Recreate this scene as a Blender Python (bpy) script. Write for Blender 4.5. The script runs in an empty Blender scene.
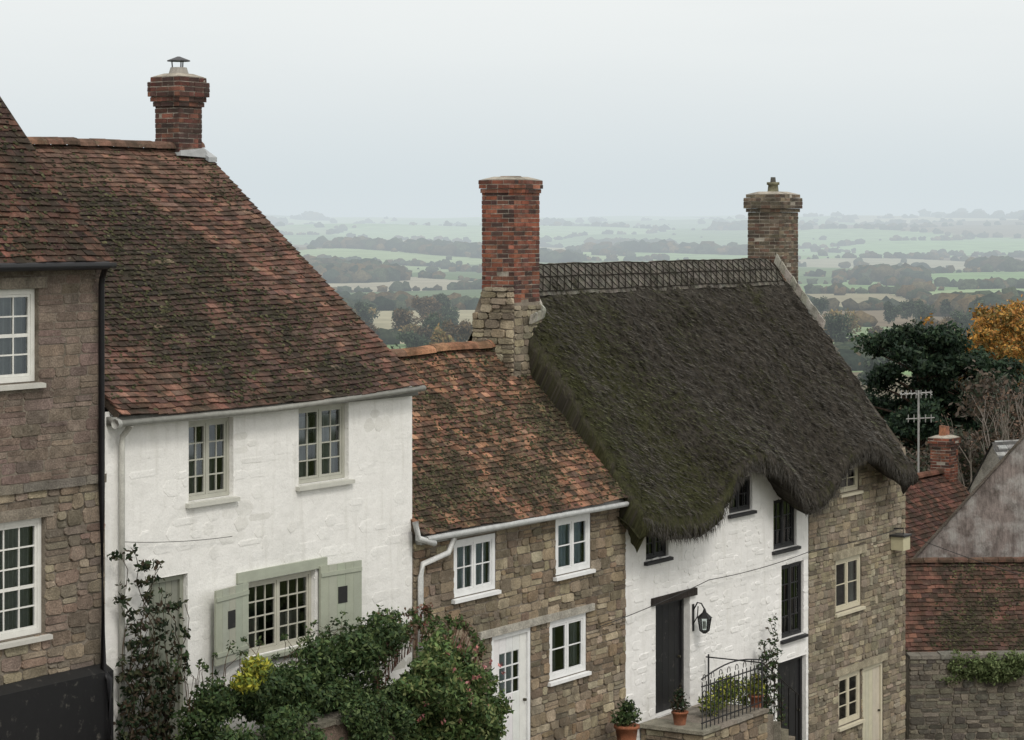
import bpy, math, random
import numpy as np
from mathutils import Vector, noise, Matrix
random.seed(7); rng=np.random.default_rng(7)
scene=bpy.context.scene
U=random.uniform
# ------------------------------------------------------------------ mesh helpers
class MB:
    def __init__(s): s.v=[];s.f=[];s.c=[];s.m=[]
    def poly(s,pts,col=(1,1,1),m=0):
        n=len(s.v); s.v.extend([tuple(p) for p in pts]); s.f.append(tuple(range(n,n+len(pts)))); s.c.append(col); s.m.append(m)
    def hexa(s,p,col=(1,1,1),m=0,skip=()):
        n=len(s.v); s.v.extend([tuple(q) for q in p])
        for k,f in enumerate(((0,3,2,1),(4,5,6,7),(0,1,5,4),(1,2,6,5),(2,3,7,6),(3,0,4,7))):
            if k in skip: continue
            s.f.append(tuple(n+i for i in f)); s.c.append(col); s.m.append(m)
    def box(s,x0,x1,y0,y1,z0,z1,col=(1,1,1),m=0,j=0):
        p=[(x0,y0,z0),(x1,y0,z0),(x1,y1,z0),(x0,y1,z0),(x0,y0,z1),(x1,y0,z1),(x1,y1,z1),(x0,y1,z1)]
        if j: p=[(a+U(-j,j),b+U(-j,j),c+U(-j,j)) for a,b,c in p]
        s.hexa(p,col,m)
    def tube(s,pts,r,n=8,col=(1,1,1),m=0,cap=True):
        pts=[Vector(p) for p in pts]; rs=r if isinstance(r,(list,tuple)) else [r]*len(pts)
        base=len(s.v)
        for i,p in enumerate(pts):
            d=(pts[min(i+1,len(pts)-1)]-pts[max(i-1,0)])
            if d.length<1e-9: d=Vector((0,0,1))
            d.normalize()
            a=d.cross(Vector((0,0,1)));
            if a.length<.05: a=d.cross(Vector((0,1,0)))
            a.normalize(); b=d.cross(a)
            for k in range(n):
                t=2*math.pi*k/n; q=p+(a*math.cos(t)+b*math.sin(t))*rs[i]; s.v.append(tuple(q))
        for i in range(len(pts)-1):
            for k in range(n):
                k2=(k+1)%n
                s.f.append((base+i*n+k,base+i*n+k2,base+(i+1)*n+k2,base+(i+1)*n+k)); s.c.append(col); s.m.append(m)
        if cap:
            s.f.append(tuple(base+k for k in range(n))); s.c.append(col); s.m.append(m)
            e=base+(len(pts)-1)*n
            s.f.append(tuple(e+k for k in range(n))); s.c.append(col); s.m.append(m)
    def make(s,name,mats,parent=None,smooth=False):
        me=bpy.data.meshes.new(name); me.from_pydata(s.v,[],s.f)
        for m in mats: me.materials.append(m)
        me.polygons.foreach_set('material_index',s.m)
        at=me.attributes.new('col','FLOAT_COLOR','FACE')
        c=np.ones((len(s.f),4),dtype=np.float32); c[:,:3]=np.array(s.c,dtype=np.float32)[:,:3]
        at.data.foreach_set('color',c.ravel())
        if smooth: me.polygons.foreach_set('use_smooth',[True]*len(s.f))
        me.update()
        ob=bpy.data.objects.new(name,me); scene.collection.objects.link(ob)
        if parent: ob.parent=parent
        return ob
def npmesh(name,V,F,C,mats,parent=None,smooth=False,mi=None):
    V=np.asarray(V,dtype=np.float32);F=np.asarray(F,dtype=np.int32);k=F.shape[1];n=len(F)
    me=bpy.data.meshes.new(name); me.vertices.add(len(V)); me.vertices.foreach_set('co',V.ravel())
    me.loops.add(n*k); me.loops.foreach_set('vertex_index',F.ravel())
    me.polygons.add(n); me.polygons.foreach_set('loop_start',np.arange(0,n*k,k,dtype=np.int32))
    try: me.polygons.foreach_set('loop_total',np.full(n,k,dtype=np.int32))
    except Exception: pass
    for m in mats: me.materials.append(m)
    if mi is not None: me.polygons.foreach_set('material_index',mi)
    me.update(calc_edges=True)
    dom='FACE' if len(C)==n else 'POINT'
    at=me.attributes.new('col','FLOAT_COLOR',dom)
    c=np.ones((len(C),4),dtype=np.float32); c[:,:3]=C
    at.data.foreach_set('color',c.ravel())
    if smooth: me.polygons.foreach_set('use_smooth',np.ones(n,dtype=bool))
    me.validate()
    ob=bpy.data.objects.new(name,me); scene.collection.objects.link(ob)
    if parent: ob.parent=parent
    return ob
# ------------------------------------------------------------------ materials
def newmat(name):
    m=bpy.data.materials.new(name); m.use_nodes=True; nt=m.node_tree; nt.nodes.clear()
    out=nt.nodes.new('ShaderNodeOutputMaterial'); b=nt.nodes.new('ShaderNodeBsdfPrincipled')
    nt.links.new(b.outputs[0],out.inputs[0]); return m,nt,b,out
def N(nt,t): return nt.nodes.new(t)
def rgbmix(nt,a,b,fac,mode='MIX'):
    n=N(nt,'ShaderNodeMix'); n.data_type='RGBA'; n.blend_type=mode
    for i,x in ((0,fac),(6,a),(7,b)):
        if isinstance(x,(int,float)): n.inputs[i].default_value=x
        elif isinstance(x,tuple): n.inputs[i].default_value=(*x[:3],1)
        else: nt.links.new(x,n.inputs[i])
    return n.outputs[2]
def noi(nt,co,scale,detail=4,rough=.6,stretch=None,loc=None):
    if stretch or loc:
        mp=N(nt,'ShaderNodeMapping'); nt.links.new(co,mp.inputs[0])
        if stretch: mp.inputs['Scale'].default_value=stretch
        if loc: mp.inputs['Location'].default_value=loc
        co=mp.outputs[0]
    n=N(nt,'ShaderNodeTexNoise'); n.inputs['Scale'].default_value=scale; n.inputs['Detail'].default_value=detail
    n.inputs['Roughness'].default_value=rough; nt.links.new(co,n.inputs['Vector']); return n.outputs[0]
def rng_(nt,x,a,b,c=0,d=1):
    n=N(nt,'ShaderNodeMapRange'); nt.links.new(x,n.inputs[0])
    for i,v in zip((1,2,3,4),(a,b,c,d)): n.inputs[i].default_value=v
    return n.outputs[0]
def pmat(name,base=None,rough=.85,ns=3,var=.25,fs=40,fvar=.2,bump=.3,bd=.01,stain=None,ss=1.5,sl=.52,sh=.66,sa=.7,spec=.3,stretch=None,metal=0,stain2=None,s2s=6,s2l=.58,s2h=.66,s2a=.6,lump=0,lumps=8,lumpd=.03,streak=None):
    m,nt,b,out=newmat(name)
    co=N(nt,'ShaderNodeTexCoord').outputs['Object']
    if base is None:
        a=N(nt,'ShaderNodeAttribute'); a.attribute_name='col'; c=a.outputs['Color']
    else:
        a=N(nt,'ShaderNodeRGB'); a.outputs[0].default_value=(*base,1); c=a.outputs[0]
    n1=noi(nt,co,ns,5,.6,stretch); v1=rng_(nt,n1,.3,.7,1-var,1+var)
    c=rgbmix(nt,c,v1,1.0,'MULTIPLY')
    n2=noi(nt,co,fs,4,.7,stretch); v2=rng_(nt,n2,.3,.7,1-fvar,1+fvar)
    c=rgbmix(nt,c,v2,1.0,'MULTIPLY')
    if stain:
        n3=noi(nt,co,ss,6,.65,None,(3.1,7.7,1.3)); f=rng_(nt,n3,sl,sh,0,sa); c=rgbmix(nt,c,stain,f)
    if stain2:
        n3=noi(nt,co,s2s,6,.7,None,(13.1,2.7,8.3)); f=rng_(nt,n3,s2l,s2h,0,s2a); c=rgbmix(nt,c,stain2,f)
    if streak:
        n4=noi(nt,co,3.0,5,.65,(2.2,2.2,.25),(1.7,3.3,9.1)); f=rng_(nt,n4,.52,.74,0,streak[3]); c=rgbmix(nt,c,streak[:3],f)
    nt.links.new(c,b.inputs['Base Color'])
    b.inputs['Roughness'].default_value=rough; b.inputs['Specular IOR Level'].default_value=spec; b.inputs['Metallic'].default_value=metal
    nrm=None
    if lump:
        l=noi(nt,co,lumps,3,.5,None,(5,5,5)); bp=N(nt,'ShaderNodeBump'); bp.inputs['Strength'].default_value=lump; bp.inputs['Distance'].default_value=lumpd
        nt.links.new(l,bp.inputs['Height']); nrm=bp.outputs[0]
    if bump:
        bp=N(nt,'ShaderNodeBump'); bp.inputs['Strength'].default_value=bump; bp.inputs['Distance'].default_value=bd
        nt.links.new(n2,bp.inputs['Height']); 
        if nrm: nt.links.new(nrm,bp.inputs['Normal'])
        nrm=bp.outputs[0]
    if nrm: nt.links.new(nrm,b.inputs['Normal'])
    return m
M_tile=pmat('clay_tile',None,.92,5,.3,60,.4,.7,.012,stain=(.030,.027,.018),ss=2.6,sl=.44,sh=.60,sa=.7,stain2=(.17,.16,.11),s2s=17,s2l=.58,s2h=.68,s2a=.6,spec=.15)
M_stone=pmat('rubble_stone',None,.95,5,.3,45,.35,1,.025,stain=(.065,.057,.043),ss=1.3,sl=.5,sh=.7,sa=.45,stain2=(.41,.37,.30),s2s=9,s2l=.56,s2h=.72,s2a=.4,spec=.15)
M_mortar=pmat('lime_mortar',(.21,.182,.148),.95,4,.3,60,.3,.8,.015,stain=(.07,.065,.05),ss=1.6,spec=.1)
M_lmortar=pmat('pointing',(.36,.33,.28),.95,4,.3,60,.3,.8,.015,stain=(.12,.11,.09),ss=2.6,spec=.1)
M_white=pmat('limewash_white',None,.8,3,.03,38,.05,.65,.010,stain=(.62,.62,.59),ss=1.6,sl=.52,sh=.74,sa=.4,stain2=(.34,.33,.29),s2s=9,s2l=.66,s2h=.78,s2a=.5,lump=.4,lumps=6,lumpd=.035,spec=.2,streak=(.52,.51,.46,.38))
M_brick=pmat('old_brick',None,.92,7,.25,70,.35,.8,.01,stain=(.045,.04,.035),ss=3.2,sl=.43,sh=.64,sa=.7,stain2=(.30,.30,.24),s2s=13,s2l=.60,s2h=.72,s2a=.5,spec=.15)
M_paint=pmat('joinery_paint',None,.5,6,.07,60,.06,.15,.003,stain=(.3,.28,.24),ss=7,sl=.6,sh=.8,sa=.45)
M_metal=pmat('painted_iron',None,.5,8,.15,50,.15,.2,.004)
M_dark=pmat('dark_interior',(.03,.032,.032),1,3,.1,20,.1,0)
M_curt=pmat('net_curtain',None,.9,8,.1,60,.1,.2,.003)
M_wood=pmat('bark',None,.95,4,.3,30,.3,.8,.03,stretch=(1,1,.3))
M_ground=pmat('grass_ground',None,1,.02,.18,.3,.15,0,spec=0)
M_canopy=pmat('tree_canopy',None,1,.2,.25,.8,.3,0,spec=0)
def leafmat(name):
    m,nt,b,out=newmat(name)
    a=N(nt,'ShaderNodeAttribute'); a.attribute_name='col'
    nt.links.new(a.outputs['Color'],b.inputs['Base Color']); b.inputs['Roughness'].default_value=.6; b.inputs['Specular IOR Level'].default_value=.25
    t=N(nt,'ShaderNodeBsdfTranslucent'); nt.links.new(a.outputs['Color'],t.inputs[0])
    x=N(nt,'ShaderNodeMixShader'); x.inputs[0].default_value=.25
    nt.links.new(b.outputs[0],x.inputs[1]); nt.links.new(t.outputs[0],x.inputs[2]); nt.links.new(x.outputs[0],out.inputs[0]); return m
M_leaf=leafmat('leaves')
def glassmat():
    m,nt,b,out=newmat('window_glass'); nt.nodes.remove(b)
    g=N(nt,'ShaderNodeBsdfGlossy'); g.inputs['Roughness'].default_value=.04; g.inputs[0].default_value=(.9,.95,.97,1)
    t=N(nt,'ShaderNodeBsdfTransparent'); t.inputs[0].default_value=(.85,.9,.9,1)
    f=N(nt,'ShaderNodeFresnel'); f.inputs[0].default_value=1.85
    x=N(nt,'ShaderNodeMixShader'); nt.links.new(f.outputs[0],x.inputs[0]); nt.links.new(t.outputs[0],x.inputs[1]); nt.links.new(g.outputs[0],x.inputs[2])
    nt.links.new(x.outputs[0],out.inputs[0]); return m
M_glass=glassmat()
# ------------------------------------------------------------------ terrace frame
ROW_LOC=(-4.788,29.41,0); ROW_ROT=math.radians(57.57)
CS,SN=math.cos(ROW_ROT),math.sin(ROW_ROT)
def root(name,loc=ROW_LOC,rot=ROW_ROT):
    e=bpy.data.objects.new(name,None); e.location=loc; e.rotation_euler=(0,0,rot); e.empty_display_size=.3
    scene.collection.objects.link(e); return e
def row2w(u,v,z): return (ROW_LOC[0]+u*CS-v*SN, ROW_LOC[1]+u*SN+v*CS, z)
def street_z(u): return -6.35-.165*u
def nz(x,y,z=0): return noise.noise(Vector((x,y,z)))
def mixc(a,b,t): t=max(0,min(1,t)); return tuple(a[i]*(1-t)+b[i]*t for i in range(3))
def jc(c,j=.15):
    k=1+U(-j,j); return tuple(max(0,x*k*(1+U(-.04,.04))) for x in c)
# ------------------------------------------------------------------ building parts
DEF=lambda a,z,c:(a,c,z)
def stones(mb,a0,a1,z0,z1,holes,course,width,relief,pal,P=DEF,m=0,top=None,gap=.012,cut=.14,flat=.93):
    z=z0
    while z<z1-.03:
        h=min(U(*course),z1-z)
        segs=[(a0,a1)]
        for (h0,h1,g0,g1) in holes:
            if g0<z+h-.02 and g1>z+.02:
                ns=[]
                for s0,s1 in segs:
                    if h1<=s0 or h0>=s1: ns.append((s0,s1)); continue
                    if h0>s0: ns.append((s0,h0))
                    if h1<s1: ns.append((h1,s1))
                segs=ns
        for s0,s1 in segs:
            a=s0
            while a<s1-.02:
                w=U(*width)
                if s1-a-w<width[0]*.6: w=s1-a
                splits=[(z,z+h)]
                if h>course[0]*1.3 and random.random()<.3:
                    k=z+h*U(.4,.6); splits=[(z,k),(k,z+h)]
                for (za,zb) in splits:
                    if top and zb>top((a+w/2))+.0: continue
                    g=gap*.5; jx=min(w,zb-za)*.13
                    r=U(*relief); col=pal(a,za)
                    R=[]
                    cw=min(w*cut,(zb-za)*cut*1.5)
                    x0,y0,x1,y1=a+g,za+g,a+w-g,zb-g
                    for (px,py) in ((x0+cw,y0),(x1-cw,y0),(x1,y0+cw),(x1,y1-cw),(x1-cw,y1),(x0+cw,y1),(x0,y1-cw),(x0,y0+cw)):
                        px+=U(-jx,jx)*.6; py+=U(-jx,jx)*.6
                        R.append((min(max(px,a0),a1),py))
                    cx=(x0+x1)/2; cy=(y0+y1)/2; n=len(mb.v); tx,tz=U(-.35,.35)*r,U(-.35,.35)*r
                    for (sc,dep) in ((1,.012),(.985,-r*.65),(flat,-r)):
                        for (px,py) in R:
                            e=(tx*(px-cx)/w*2+tz*(py-cy)/h*2) if sc<1 else 0
                            mb.v.append(P(cx+(px-cx)*sc,cy+(py-cy)*sc,dep+e))
                    for q in (0,8):
                        for k in range(8):
                            k2=(k+1)%8
                            mb.f.append((n+q+k,n+q+k2,n+q+8+k2,n+q+8+k)); mb.c.append(col); mb.m.append(m)
                    mb.f.append(tuple(n+16+k for k in range(8))); mb.c.append(col); mb.m.append(m)
                a+=w
        z+=h
def wallgrid(mb,u0,u1,z0,z1,holes,m=0,col=(1,1,1),y=0,rev=.22):
    us=sorted(set([u0,u1]+[h for q in holes for h in q[:2]])); zs=sorted(set([z0,z1]+[h for q in holes for h in q[2:]]))
    for i in range(len(us)-1):
        for k in range(len(zs)-1):
            cu=(us[i]+us[i+1])/2; cz=(zs[k]+zs[k+1])/2
            if any(h[0]<cu<h[1] and h[2]<cz<h[3] for h in holes): continue
            mb.poly([(us[i],y,zs[k]),(us[i+1],y,zs[k]),(us[i+1],y,zs[k+1]),(us[i],y,zs[k+1])],col,m)
    for a,b,c,d in holes:
        e=y+rev; f=y-.006
        mb.poly([(a,f,c),(a,e,c),(a,e,d),(a,f,d)],col,m); mb.poly([(b,f,c),(b,f,d),(b,e,d),(b,e,c)],col,m)
        mb.poly([(a,f,c),(b,f,c),(b,e,c),(a,e,c)],col,m); mb.poly([(a,f,d),(a,e,d),(b,e,d),(b,f,d)],col,m)
def shell(mb,u0,u1,v1,z0,z1,rv,rz,m=0,col=(1,1,1)):
    for u in (u0,u1):
        mb.poly([(u,0,z0),(u,v1,z0),(u,v1,z1),(u,rv,rz),(u,0,z1)],col,m)
    mb.poly([(u0,v1,z0),(u1,v1,z0),(u1,v1,z1),(u0,v1,z1)],col,m)
def tiles(mb,u0,u1,ev,ez,rv,rz,gauge,w,pal,sag=lambda u,d:0,m=0):
    L=math.hypot(rv-ev,rz-ez); sv,sz=(rv-ev)/L,(rz-ez)/L; sg=1 if rv>ev else -1
    nv,nzz=-sz*sg,abs(sv)
    rows=int(L/gauge)+1
    def P(u,d,h):
        d=min(d,L); return (u,ev+sv*d+nv*h,ez+sz*d+nzz*h+sag(u,d))
    for i in range(rows):
        d0=i*gauge-.04; d1=d0+gauge*1.4
        wob=.012*nz(i*.7,3.3)
        u=u0-(i%2)*w/2-U(0,.02)
        while u<u1:
            a=max(u,u0)+.0015; b=min(u+w,u1)-.0015
            if b-a>.02:
                j=U(-.009,.009)+wob+.012*nz(u*1.5,i*.3,6); hh=U(.030,.045); t=.014; ti=U(-.006,.006); uj=U(-.004,.004)
                if random.random()<.015: j-=U(.01,.035)
                col=pal((a+b)/2,d0)
                mb.hexa([P(a+uj,d0+j,hh-t-ti),P(b+uj,d0+j+U(-.004,.004),hh-t+ti),P(b,d1,.008-t+.006),P(a,d1,.008-t+.006),
                         P(a+uj,d0+j,hh-ti),P(b+uj,d0+j,hh+ti),P(b,d1,.010),P(a,d1,.010)],col,m,skip=(0,))
            u+=w
    st=12
    for k in range(st):
        ua=u0+.01+(u1-u0-.02)*k/st; ub=u0+.01+(u1-u0-.02)*(k+1)/st
        for q in range(8):
            da,db=L*q/8,L*(q+1)/8
            mb.poly([P(ua,da,-.01),P(ub,da,-.01),P(ub,db,-.01),P(ua,db,-.01)],(.03,.02,.015),m)
    for u in (u0+.01,u1-.01):
        for q in range(8):
            da,db=L*q/8,L*(q+1)/8
            mb.poly([P(u,da,.012),P(u,db,.012),P(u,db,-.09),P(u,da,-.09)],(.09,.07,.055),m)
def mosstufts(mb,n,u0,u1,ev,ez,rv,rz,sag,dens,cols):
    L=math.hypot(rv-ev,rz-ez); sv,sz=(rv-ev)/L,(rz-ez)/L
    c=0; tries=0
    while c<n and tries<n*12:
        tries+=1; u=U(u0,u1); d=U(0,L)
        if dens(u,d)<random.random(): continue
        c+=1; h=.035; p=(u,ev+sv*d-sz*h,ez+sz*d+sv*h+sag(u,d)); s=U(.012,.038); k=5; col=jc(random.choice(cols),.3)
        top=(p[0],p[1]-s*.5*sz,p[2]+s*.5*sv)
        ring=[(p[0]+s*math.cos(2*math.pi*i/k)*U(.7,1.3),p[1]+sv*s*math.sin(2*math.pi*i/k)*.8,p[2]+sz*s*math.sin(2*math.pi*i/k)*.8) for i in range(k)]
        for i in range(k): mb.poly([ring[i],ring[(i+1)%k],top],col,0)
def ridge(mb,u0,u1,v,z,r,pal,sag=lambda u:0,m=0,L=.32):
    u=u0
    while u<u1-.05:
        e=min(u+L,u1); col=pal(); dz=U(-.008,.008); n=len(mb.v)
        for (uu,rr) in ((u,r),(e-.012,r*1.04)):
            for k in range(7):
                t=math.pi*k/6; mb.v.append((uu,v-rr*math.cos(t)*1.05,z-.035+rr*.85*math.sin(t)+dz+sag(uu)))
        for k in range(6):
            mb.f.append((n+k,n+k+1,n+8+k,n+7+k)); mb.c.append(col); mb.m.append(m)
        mb.f.append(tuple(n+k for k in range(7))); mb.c.append((.15,.13,.11)); mb.m.append(m)
        u=e
def brickstack(mb,cx,cy,wu,wv,z0,z1,pal,m=0,mm=1,taper=0):
    h=.072; z=z0; i=0
    mb.box(cx-wu/2+.007,cx+wu/2-.007,cy-wv/2+.007,cy+wv/2-.007,z0,z1-.005,(1,1,1),mm)
    while z<z1-.02:
        zb=min(z+h-.012,z1)
        for ax in (0,1):
            W=wu if ax==0 else wv; c0=(cx if ax==0 else cy)-W/2
            for sd in (-1,1):
                a=0; first=.11 if (i+ax)%2 else .22
                while a<W-.01:
                    l=first if a==0 else (.22 if random.random()<.8 else .11); b=min(a+l,W)
                    if W-b<.05: b=W
                    d=.07; pr=U(-.004,.005); col=pal()
                    if random.random()>.015:
                        if ax==0:
                            y=cy+sd*wv/2; y0,y1=(y-pr,y+d) if sd<0 else (y-d,y+pr)
                            mb.box(c0+a+.005,c0+b-.005,y0,y1,z,zb,col,m,.003)
                        else:
                            x=cx+sd*wu/2; x0,x1=(x-pr,x+d) if sd<0 else (x-d,x+pr)
                            mb.box(x0+.001,x1,c0+a+.006,c0+b-.006,z+.0008,zb-.0008,col,m,.003)
                    a=b
        z+=h; i+=1
def chimney(name,parent,cx,cy,wu,wv,z0,z1,pal,caps,):
    mb=MB(); brickstack(mb,cx,cy,wu,wv,z0,z1,pal)
    z=z1
    for (ex,n) in caps:
        brickstack(mb,cx,cy,wu+ex,wv+ex,z,z+.072*n,pal); z+=.072*n
    a,b=(wu+caps[-1][0])/2-.02,(wv+caps[-1][0])/2-.02
    mb.hexa([(cx-a,cy-b,z),(cx+a,cy-b,z),(cx+a,cy+b,z),(cx-a,cy+b,z),(cx-a*.55,cy-b*.55,z+.05),(cx+a*.55,cy-b*.55,z+.05),(cx+a*.55,cy+b*.55,z+.05),(cx-a*.55,cy+b*.55,z+.05)],(1,1,1),1)
    mb.make(name,[M_brick,M_lmortar],parent); return z+.04
def window(name,parent,u0,u1,z0,z1,lights=2,cols=2,rows=4,fc=(.75,.75,.72),dep=.07,fw=.05,curtain=None,sill=True,sillc=(.6,.6,.56),sash=False,blind=0):
    mb=MB(); y0=dep; y1=dep+.06
    g=.004; a,b,c,d=u0+g,u1-g,z0+g,z1-g
    mb.box(a,b,y0,y1,d-fw,d,fc); mb.box(a,b,y0,y1,c,c+fw,fc)
    mb.box(a,a+fw,y0,y1,c+fw,d-fw,fc); mb.box(b-fw,b,y0,y1,c+fw,d-fw,fc)
    ia,ib,ic,id_=a+fw,b-fw,c+fw,d-fw; W=(ib-ia)/lights
    for l in range(lights):
        la,lb=ia+W*l,ia+W*(l+1); s=.032
        if l>0: mb.box(la-.018,la+.018,y0+.004,y1-.004,ic,id_,fc)
        la2=la+(.018 if l>0 else 0)+.002; lb2=lb-(.018 if l<lights-1 else 0)-.002
        yy0,yy1=y0+.012,y0+.045
        mb.box(la2,lb2,yy0,yy1,id_-s,id_-.002,fc); mb.box(la2,lb2,yy0,yy1,ic+.002,ic+s,fc)
        mb.box(la2,la2+s,yy0,yy1,ic+s,id_-s,fc); mb.box(lb2-s,lb2,yy0,yy1,ic+s,id_-s,fc)
        ga,gb,gc,gd=la2+s,lb2-s,ic+s,id_-s
        for k in range(1,cols):
            x=ga+(gb-ga)*k/cols; mb.box(x-.009,x+.009,yy0+.006,yy1-.008,gc,gd,fc)
        for k in range(1,rows):
            z=gc+(gd-gc)*k/rows; t=.02 if (sash and k==rows//2) else .009
            mb.box(ga,gb,yy0+.0075,yy1-.0095,z-t,z+t,fc)
        for i in range(cols):
            for k in range(rows):
                x0,x1=ga+(gb-ga)*i/cols,ga+(gb-ga)*(i+1)/cols; q0,q1=gc+(gd-gc)*k/rows,gc+(gd-gc)*(k+1)/rows
                yg=yy0+.018; t1,t2=U(-.004,.004),U(-.004,.004)
                mb.poly([(x0,yg+t1,q0),(x1,yg-t1+t2,q0),(x1,yg-t1,q1),(x0,yg+t1-t2,q1)],(1,1,1),1)
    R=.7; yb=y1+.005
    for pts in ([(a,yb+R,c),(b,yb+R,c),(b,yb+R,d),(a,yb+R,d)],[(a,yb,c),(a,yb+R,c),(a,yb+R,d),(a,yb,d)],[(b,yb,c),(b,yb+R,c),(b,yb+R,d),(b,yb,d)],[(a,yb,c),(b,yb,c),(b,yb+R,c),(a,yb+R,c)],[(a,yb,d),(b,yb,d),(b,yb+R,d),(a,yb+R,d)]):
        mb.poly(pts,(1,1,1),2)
    if curtain:
        cc,spans,c0,c1=curtain
        for (f0,f1) in spans:
            n=30; xs=[ia+(ib-ia)*(f0+(f1-f0)*i/n) for i in range(n+1)]
            ys=[y1+.05+.02*math.sin(i*1.35)+.008*math.sin(i*3.1) for i in range(n+1)]
            for i in range(n): mb.poly([(xs[i],ys[i],ic+(id_-ic)*c0),(xs[i+1],ys[i+1],ic+(id_-ic)*c0),(xs[i+1],ys[i+1],ic+(id_-ic)*c1),(xs[i],ys[i],ic+(id_-ic)*c1)],cc,3)
    if sill:
        mb.hexa([(u0-.06,-.07,z0-.07),(u1+.06,-.07,z0-.07),(u1+.06,.065,z0-.07),(u0-.06,.065,z0-.07),(u0-.06,-.07,z0-.02),(u1+.06,-.07,z0-.02),(u1+.06,.065,z0-.003),(u0-.06,.065,z0-.003)],sillc)
    mb.make(name,[M_paint,M_glass,M_dark,M_curt],parent)
def plankdoor(name,parent,u0,u1,z0,z1,col,fc,dep=.09,pane=None,n=5):
    mb=MB(); f=.07
    mb.box(u0+.004,u0+f,dep-.03,dep+.06,z0,z1-.004,fc); mb.box(u1-f,u1-.004,dep-.03,dep+.06,z0,z1-.004,fc); mb.box(u0+f,u1-f,dep-.03,dep+.06,z1-f,z1-.004,fc)
    a,b,c,d=u0+f+.003,u1-f-.003,z0+.01,z1-f-.003
    pz=(c+(d-c)*pane[0],c+(d-c)*pane[1]) if pane else None
    for i in range(n):
        x0,x1=a+(b-a)*i/n+.003,a+(b-a)*(i+1)/n-.003
        if pane and 0<i<n-1:
            mb.box(x0,x1,dep,dep+.04,c,pz[0],jc(col,.03)); mb.box(x0,x1,dep,dep+.04,pz[1],d,jc(col,.03))
        else: mb.box(x0,x1,dep,dep+.04,c,d,jc(col,.03))
    mb.box(a,b,dep+.03,dep+.036,c,pz[0] if pane else d,(.02,.02,.02),2)
    if pane:
        x0,x1=a+(b-a)/n,a+(b-a)*(n-1)/n; mb.poly([(x0,dep+.02,pz[0]),(x1,dep+.02,pz[0]),(x1,dep+.02,pz[1]),(x0,dep+.02,pz[1])],(1,1,1),1)
        mb.poly([(x0,dep+.1,pz[0]),(x1,dep+.1,pz[0]),(x1,dep+.1,pz[1]),(x0,dep+.1,pz[1])],(.42,.46,.5),3)
        for k in range(0,4):
            x=x0+(x1-x0)*k/3; mb.box(x-.01,x+.01,dep+.005,dep+.019,pz[0],pz[1],fc)
        for k in range(0,4):
            z=pz[0]+(pz[1]-pz[0])*k/3; mb.box(x0,x1,dep+.006,dep+.0185,z-.01,z+.01,fc)
    mb.tube([(b-.07,dep-.045,(c+d)/2-.05),(b-.07,dep-.001,(c+d)/2-.05)],.022,8,(.05,.045,.03))
    mb.make(name,[M_paint,M_glass,M_dark,M_curt],parent)
def obj(name,parent,fn,mats,smooth=False):
    mb=MB(); fn(mb); return mb.make(name,mats,parent,smooth)
MOSS=[(.06,.062,.028),(.045,.048,.024),(.095,.092,.05),(.025,.025,.017)]
# ================================================================== STONE HOUSE (left)
H=root('stone_house')
holes=[(-2.25,-1.13,-1.78,-.72),(-2.45,-1.02,-4.66,-3.33),(-5.2,-4.1,-1.78,-.72),(-5.3,-4.0,-4.66,-3.33)]
def palL(a,z):
    t=nz(a*.6,z*.9,1)+.15
    c=random.choice([(.24,.195,.15),(.21,.172,.138),(.28,.23,.172),(.165,.138,.11),(.25,.19,.15),(.34,.285,.21)])
    if z>-3.0: c=mixc(c,(.215,.16,.138),.65)
    return jc(mixc(c,(.12,.11,.08),max(0,t)*.75),.16)
mb=MB(); wallgrid(mb,-7,-.005,-7.2,-.35,holes,1); shell(mb,-7,-.006,6.6,-7.2,-.35,3.3,3.42,1)
stones(mb,-7,-.02,-5.15,-3.02,holes,(.09,.2),(.14,.42),(.010,.028),palL,m=0)
stones(mb,-7,-.02,-2.92,-.45,holes,(.08,.15),(.2,.5),(.004,.013),palL,m=0,gap=.008)
mb.make('walls',[M_stone,M_mortar],H)
def strc(mb):
    u=-7
    while u<-.03:
        w=min(U(.4,.8),-.02-u); mb.box(u+.003,u+w-.003,-.045,.01,-3.02,-2.92+U(-.01,.01),jc((.2,.18,.15)),0,.006); u+=w
    for h in holes:
        mb.box(h[0]-.12,h[1]+.12,-.03,.02,h[3]+.003,h[3]+.13,(.24,.21,.17),0,.005)
obj('string_course',H,strc,[M_stone])
obj('black_base_block',H,lambda mb:[mb.box(-7,-.03,-.16,.0,-7.3,-5.22,(.010,.010,.011)),mb.hexa([(-7,-.16,-5.22),(-.03,-.16,-5.22),(-.03,0,-5.22),(-7,0,-5.22),(-7,-.03,-5.14),(-.03,-.03,-5.14),(-.03,0,-5.14),(-7,0,-5.14)],(.013,.013,.013))],[M_paint])  # near-black block along the foot of the wall
for h in holes:
    tall=h[2]<-3
    window('window',H,*h,lights=1,cols=4 if not tall else 5,rows=5 if tall else 4,fc=(.70,.70,.66),fw=.06,dep=.05,sash=True,sillc=(.5,.49,.45),curtain=((.35,.36,.36),[(0,.28),(.6,1)],0,1))
def palLR(u,d):
    t=nz(u*.8,d*.6,5)
    c=random.choice([(.10,.052,.040),(.075,.042,.034),(.135,.063,.045),(.05,.033,.028),(.16,.078,.055)])
    c=mixc(c,(.030,.024,.020),max(0,t+.4)*.95)
    return jc(c,.3)
sagL=lambda u,d:.03*nz(u*.5,d*.5,2)
mb=MB(); tiles(mb,-7.2,-.13,-.2,-.42,3.3,3.37,.1,.165,palLR,sagL); tiles(mb,-7.2,-.13,6.8,-.42,3.3,3.37,.2,.33,palLR,sagL)
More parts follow.
